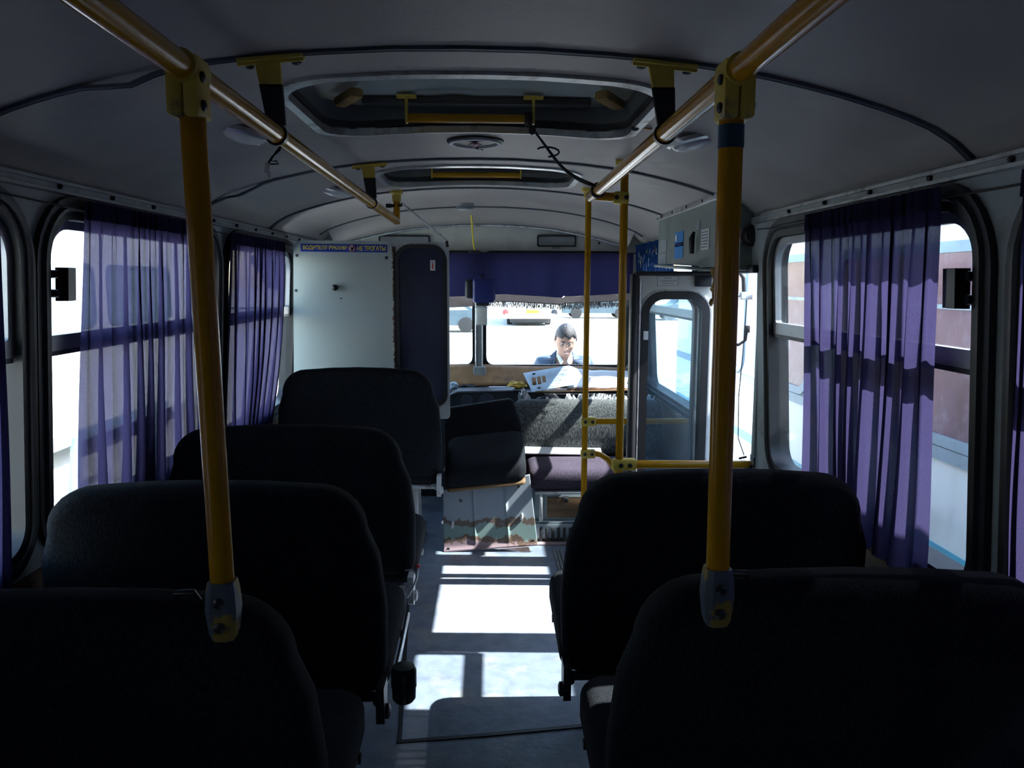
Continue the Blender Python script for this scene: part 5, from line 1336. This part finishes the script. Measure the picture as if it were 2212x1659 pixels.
# far bus seen from behind through the windscreen
def far_bus():
    x, y = 2.0, 38.0
    t = thing('far_bus', (x, y + 4, GZ), 'distant white bus seen from its rear through the windscreen, yellow number plate', 'bus')
    g = G(); g.box((x, y + 4, 0.98), (2.5, 8, 2.5), bev=0.12, seg=3); g.build('body', M['white'], t)
    g = G(); g.box((x, y - 0.06, -0.20), (2.45, 0.16, 0.24), bev=0.03); g.build('bumper', M['white'], t)
    g = G(); g.box((x + 0.1, y - 0.12, 0.02), (0.62, 0.03, 0.17), bev=0.01); pl = g.build('number_plate', M['letter'], t)
    text('2870', 'plate_lettering', M['ink'], pl, lambda u, v, w_: Vector((x + 0.1 + u, y - 0.137, 0.02 + v)), 0.36, 0.10)
    for dx, m_ in ((-1.25, M['red']), (1.22, M['dash'])):
        g = G(); g.lathe((x + dx * 0.95, y - 0.02, -0.02), (0, -1, 0), [(0.15, 0), (0.15, 0.08), (0.09, 0.10), (0, 0.10)], 18); g.build('tail_lamp', m_, t)
    g = G(); g.box((x, y - 0.01, 1.45), (2.0, 0.04, 0.9), bev=0.02); g.build('rear_window', M['paleglass'], t)
    for dx in (-0.95, 0.95):
        g = G(); g.lathe((x + dx, y + 1.6, GZ + 0.46), (1, 0, 0), [(0.3, -0.15), (0.46, -0.13), (0.46, 0.13), (0.3, 0.15)], 20); g.build('wheel', M['tyre'], t)
    g = G(); g.box((x, y + 2.0, -0.38), (1.9, 3.4, 0.35), bev=0.05); g.build('underbody', M['dash'], t)
far_bus()
def car(name, x, y, L_, m_, label, rz=0.0):
    t = thing(name, (x, y, GZ), label, 'car')
    prof = [(-L_ / 2, 0.30), (-L_ / 2, 0.72), (-L_ / 2 + 0.9, 0.86), (-L_ / 2 + 1.5, 1.38), (L_ / 2 - 1.2, 1.40), (L_ / 2 - 0.5, 0.95), (L_ / 2, 0.85), (L_ / 2, 0.30)]
    g = G(); g.plate(prof, [], 1.65, lambda u, v, w_: Vector((x + u, y + w_, GZ + v))); g.build('body', m_, t)
    wn = [(-L_ / 2 + 1.05, 0.90), (L_ / 2 - 0.75, 0.95), (L_ / 2 - 1.25, 1.32), (-L_ / 2 + 1.55, 1.31)]
    g = G(); g.plate(wn, [], 0.02, lambda u, v, w_: Vector((x + u, y - 0.012 + w_, GZ + v))); g.build('side_window', M['paleglass'], t)
    for dx in (-L_ / 2 + 0.85, L_ / 2 - 0.85):
        for dy in (0.02, 1.60):
            g = G(); g.lathe((x + dx, y + dy, GZ + 0.32), (0, 1, 0), [(0.2, -0.09), (0.32, -0.08), (0.32, 0.08), (0.2, 0.09)], 18); g.build('wheel', M['tyre'], t)
car('parked_car', -2.2, 33.0, 4.2, M['carpaint'], 'grey blue car parked far off, left of the windscreen pillar')
car('parked_car', 6.4, 46.0, 4.3, M['carpaint'], 'distant dark blue car seen between the front poles')
car('parked_car', 11.5, 44.0, 4.3, M['carpaint'], 'distant blue car at the right edge of the windscreen')
# low kerb in front
t = thing('kerb_row', (-0.5, 20.5, GZ), 'row of pale low kerb blocks across the yard ahead', 'kerb')
for k in range(9):
    g = G(); g.box((-4.5 + 0.95 * k, 20.5, GZ + 0.10), (0.9, 0.25, 0.22), bev=0.03); g.build('kerb_block', M['metalblue'], t)
# trees far left
def tree(x, y, h, label, seed):
    t = thing('tree', (x, y, GZ), label, 'tree', 'trees beyond the yard')
    g = G(); g.tube([(x, y, GZ), (x + 0.1, y, GZ + h * 0.3), (x, y, GZ + h * 0.6)], [0.22, 0.17, 0.1], 10); g.build('trunk', M['wood'], t)
    g = G(); r_ = random.Random(seed)
    for i in range(9):
        c = Vector((x + r_.uniform(-1.5, 1.5), y + r_.uniform(-1.5, 1.5), GZ + h * r_.uniform(0.45, 0.9))); R_ = r_.uniform(1.0, 1.7)
        b = len(g.v); g.ell(c, (R_, R_, R_ * 0.9), 14, 9)
        for i2 in range(b, len(g.v)):
            d = g.v[i2] - c; g.v[i2] = c + d * (1 + 0.35 * noise.noise(g.v[i2] * 1.3))
    g.build('crown', M['leaf'], t)
for i, (x, y, h, lab) in enumerate(((-28, 26, 6.5, 'rounded tree beyond the white bus on the left'), (-34, 38, 7.5, 'taller far tree on the left of the yard'), (-16, 62, 6.0, 'tree at the far end of the yard straight ahead left'))):
    tree(x, y, h, lab, i + 1)

# ------------------------------------------------------------------ the man outside the windscreen
def skin_mesh(chains, name):
    """chains of (point, radius); joined skin surface evaluated to a plain mesh"""
    me = bpy.data.meshes.new(name); vs = []; es_ = []; rad = []
    idx = {}
    for ch in chains:
        prev = None
        for p_, r in ch:
            key = tuple(round(c, 4) for c in p_)
            if key not in idx:
                idx[key] = len(vs); vs.append(p_); rad.append(r)
            i = idx[key]
            if prev is not None and prev != i: es_.append((prev, i))
            prev = i
    me.from_pydata(vs, es_, [])
    o = bpy.data.objects.new(name, me); COL.objects.link(o)
    o.modifiers.new('skin', 'SKIN'); 
    for i, r in enumerate(rad):
        me.skin_vertices[0].data[i].radius = r if isinstance(r, tuple) else (r, r)
    me.skin_vertices[0].data[0].use_root = True
    o.modifiers.new('sub', 'SUBSURF').levels = 2
    bpy.context.view_layer.update()
    dg = bpy.context.evaluated_depsgraph_get()
    m2 = bpy.data.meshes.new_from_object(o.evaluated_get(dg))
    bpy.data.objects.remove(o, do_unlink=True)
    g = G(); g.add([v.co.copy() for v in m2.vertices], [tuple(p.vertices) for p in m2.polygons])
    bpy.data.meshes.remove(m2)
    return g

def man(px, py):
    t = thing('person', (px, py, GZ), 'dark haired man in navy jacket and pale shirt looking down before the windscreen', 'person')
    O = Vector((px, py, GZ))
    def A(x, y, z): return tuple(O + Vector((x, y, z)))
    # facing -y; head bowed
    hip = (A(0, 0, 0.96), (0.15, 0.105))
    torso = [hip, (A(0, 0, 1.14), (0.135, 0.10)), (A(0, -0.01, 1.33), (0.170, 0.115)), (A(0, -0.03, 1.485), (0.135, 0.09)), (A(0, -0.055, 1.555), (0.062, 0.060)), (A(0, -0.085, 1.60), (0.058, 0.060)), (A(0, -0.11, 1.66), (0.060, 0.07))]
    ch = [torso]
    for s_ in (-1, 1):
        ch.append([torso[3], (A(s_ * 0.165, -0.02, 1.485), 0.064), (A(s_ * 0.225, 0.0, 1.35), 0.052), (A(s_ * 0.235, 0.0, 1.12), 0.042), (A(s_ * 0.205, -0.14, 0.98), 0.036), (A(s_ * 0.165, -0.25, 0.92), 0.027), (A(s_ * 0.15, -0.29, 0.91), (0.022, 0.038))])
        for k, (dx, L_) in enumerate(((-0.030, 0.068), (-0.010, 0.078), (0.010, 0.074), (0.028, 0.060))):
            b = Vector((s_ * 0.15 - s_ * 0 + dx, -0.315, 0.905))
            ch.append([(A(s_ * 0.15, -0.29, 0.91), (0.022, 0.038)), (A(b.x, b.y - 0.01, b.z), 0.010), (A(b.x, b.y - L_ * 0.5, b.z - 0.012), 0.009), (A(b.x, b.y - L_, b.z - 0.04), 0.0075)])
        ch.append([(A(s_ * 0.15, -0.29, 0.91), (0.022, 0.038)), (A(s_ * 0.112, -0.295, 0.905), 0.011), (A(s_ * 0.098, -0.335, 0.895), 0.009)])
        ch.append([hip, (A(s_ * 0.095, 0, 0.86), 0.088), (A(s_ * 0.10, -0.01, 0.50), 0.058), (A(s_ * 0.10, 0.0, 0.30), 0.055), (A(s_ * 0.10, 0.01, 0.08), 0.038), (A(s_ * 0.105, -0.10, 0.045), 0.038), (A(s_ * 0.11, -0.18, 0.035), 0.030)])
    g = skin_mesh(ch, 'body')
    # head: a shaped sphere fused into the same surface by a voxel remesh
    H = O + Vector((0.0, -0.145, 1.690))
    RT = Euler((0.42, 0, 0.0)).to_matrix()   # chin down towards the chest
    hg = G(); hg.ell((0, 0, 0), (1, 1, 1), 48, 32)
    def head(v):
        x, y, z = v.x, v.y, v.z
        w_ = 0.080 if z > -0.1 else 0.080 - 0.020 * min(1, (-z - 0.1) / 0.9) ** 1.3
        P_ = Vector((x * w_, y * (0.100 if y > 0 else 0.094), z * 0.122))
        if y < 0:
            f_ = max(0, -y)
            # flatten face, brow, eye sockets, cheeks, chin
            P_.y += 0.010 * f_ * (1 - abs(z)) 
            P_.y -= 0.006 * math.exp(-((z - 0.20) / 0.10) ** 2) * math.exp(-(x / 0.6) ** 2)
            for s_ in (-1, 1):
                P_.y += 0.012 * math.exp(-((x - s_ * 0.40) / 0.20) ** 2 - ((z - 0.04) / 0.11) ** 2)
                P_.y -= 0.005 * math.exp(-((x - s_ * 0.52) / 0.2) ** 2 - ((z + 0.18) / 0.14) ** 2)
            P_.y -= 0.026 * math.exp(-(x / 0.13) ** 2) * max(0, 1 - abs(z + 0.16) / 0.30) * (1.25 if z < -0.12 else 0.85)
            P_.y -= 0.008 * math.exp(-(x / 0.26) ** 2 - ((z + 0.52) / 0.07) ** 2)
            P_.y += 0.006 * math.exp(-(x / 0.30) ** 2 - ((z + 0.56) / 0.018) ** 2)
            P_.y -= 0.012 * math.exp(-(x / 0.34) ** 2 - ((z + 0.86) / 0.14) ** 2)
        return H + RT @ P_
    vs = [head(v) for v in hg.v]; hg.v = vs
    g.add(hg.v, hg.f)
    for s_ in (-1, 1):
        e = G(); e.ell((0, 0, 0), (0.010, 0.022, 0.034), 12, 8)
        g.add([H + RT @ (Vector((s_ * 0.079, 0.012, -0.004)) + v) for v in e.v], e.f)
    o = g.build('body', M['skin'], t, fix=True)
    rm = o.modifiers.new('fuse', 'REMESH'); rm.mode = 'VOXEL'; rm.voxel_size = 0.0062
    rm.use_smooth_shade = True
    sm = o.modifiers.new('soft', 'SMOOTH'); sm.factor = 0.5; sm.iterations = 2
    # hair cap
    hg = G(); hg.ell((0, 0, 0), (1, 1, 1), 44, 30)
    keep = []
    for f in hg.f:
        c = sum((hg.v[i] for i in f), Vector()) / len(f)
        edge = 0.50 + 0.10 * c.x if c.y < -0.25 else (0.10 - 0.55 * max(0, c.y + 0.25) if c.y < 0.35 else -0.45)
        if c.y < -0.25: edge = 0.52 - 0.16 * abs(c.x) - 0.06 * math.sin(9 * c.x)
        if c.z > edge: keep.append(f)
    hv = []
    for v in hg.v:
        q = head(v) - H; n_ = q.normalized()
        hv.append(H + q * 1.012 + n_ * (0.004 + 0.007 * max(0, v.z)) + n_ * 0.0035 * noise.noise(v * 11))
    hg.v = hv; hg.f = keep
    o = hg.build('hair', M['hair'], t, fix=False); o.modifiers.new('t', 'SOLIDIFY').thickness = 0.012
    for s_ in (-1, 1):
        g = G(); p_ = H + RT @ Vector((s_ * 0.030, -0.0765, 0.008)); g.ell(p_ + RT @ Vector((0, 0.002, -0.002)), (0.012, 0.009, 0.005), 14, 8); e = g.build('eye', M['paper'], t)
        g = G(); g.ell(p_ + RT @ Vector((0, -0.0075, -0.002)), (0.0095, 0.004, 0.0038), 10, 6); g.build('iris', M['ink'], e)
        g = G(); g.tube([H + RT @ Vector((s_ * (0.012 + 0.011 * k), -0.094 + 0.0022 * k * k, 0.026 + 0.004 * math.sin(k * 0.9))) for k in range(4)], [0.003, 0.005, 0.0045, 0.002], 8); g.build('eyebrow', M['hair'], t)
    g = G(); g.tube([H + RT @ Vector((0.009 * k, -0.092 + 0.0012 * k * k, -0.066)) for k in (-2.4, -1, 0, 1, 2.4)], [0.001, 0.003, 0.0035, 0.003, 0.001], 8); g.build('lips', M['pinkpaper'], t)
    # clothes over the same skeleton
    def grow(chs, k): return [[(p_, tuple(q + k for q in r) if isinstance(r, tuple) else r + k) for p_, r in c] for c in chs]
    tor = torso[:4] + [(A(0, -0.045, 1.535), (0.085, 0.075))]
    arms = [ch[1][:6]] if False else []
    jk = [tor]
    for c in ch[1:]:
        if len(c) == 7 and c[0] is torso[3]: jk.append(c[:6])
    g = skin_mesh(grow(jk, 0.022), 'jacket')
    # open the front of the jacket: drop faces over the shirt and above the collar
    def front(v):
        q = v - O; 
        return q.y < -0.02 and abs(q.x) < 0.022 + 0.20 * max(0, q.z - 1.18) and q.z > 1.10
    fs = []
    for f in g.f:
        c = sum((g.v[i] for i in f), Vector()) / len(f)
        q = c - O
        if front(c) or q.z > 1.565: continue
        fs.append(f)
    g.f = fs; o = g.build('jacket', M['jacket'], t); o.modifiers.new('t', 'SOLIDIFY').thickness = 0.012
    g = skin_mesh(grow([tor], 0.010), 'shirt'); g.build('shirt', M['shirt'], t)
    for s_ in (-1, 1):
        g = G(); g.grid(6, 4, lambda u, v: O + Vector((s_ * (0.055 + 0.055 * v * (1 - u) + 0.03 * u), -0.05 - 0.105 * u - 0.015 * v, 1.605 - 0.14 * u - 0.045 * v))); o = g.build('collar', M['jacket'], t, fix=False); o.modifiers.new('t', 'SOLIDIFY').thickness = 0.010
        g = G(); g.grid(5, 3, lambda u, v: O + Vector((s_ * (0.045 - 0.03 * u + 0.018 * v), -0.075 - 0.07 * u - 0.01 * v, 1.595 - 0.065 * u - 0.03 * v))); o = g.build('shirt_collar', M['shirt'], t, fix=False); o.modifiers.new('t', 'SOLIDIFY').thickness = 0.006
    for k in range(2):
        g = G(); g.tube([O + Vector((0.135 + 0.022 * k, -0.135 + 0.012 * k, 1.46)), O + Vector((0.15 + 0.022 * k, -0.160 + 0.014 * k, 1.32)), O + Vector((0.15 + 0.022 * k, -0.148 + 0.014 * k, 1.15))], 0.005, 6); g.build('jacket_stripe', M['jgrey'], t)
    lg = [[hip, ]]
    lg = [c[:5] for c in ch[1:] if len(c) == 7 and c[0] is hip] + [[hip, torso[1]]]
    g = skin_mesh(grow([lg[2]] + lg[:2], 0.016), 'trousers'); g.build('trousers', M['trouser'], t)
    for s_ in (-1, 1):
        g = G(); g.ell(O + Vector((s_ * 0.108, -0.085, 0.045)), (0.052, 0.145, 0.048), 16, 10); g.build('shoe', M['tyre'], t)
    return t
man(0.625, 6.10)
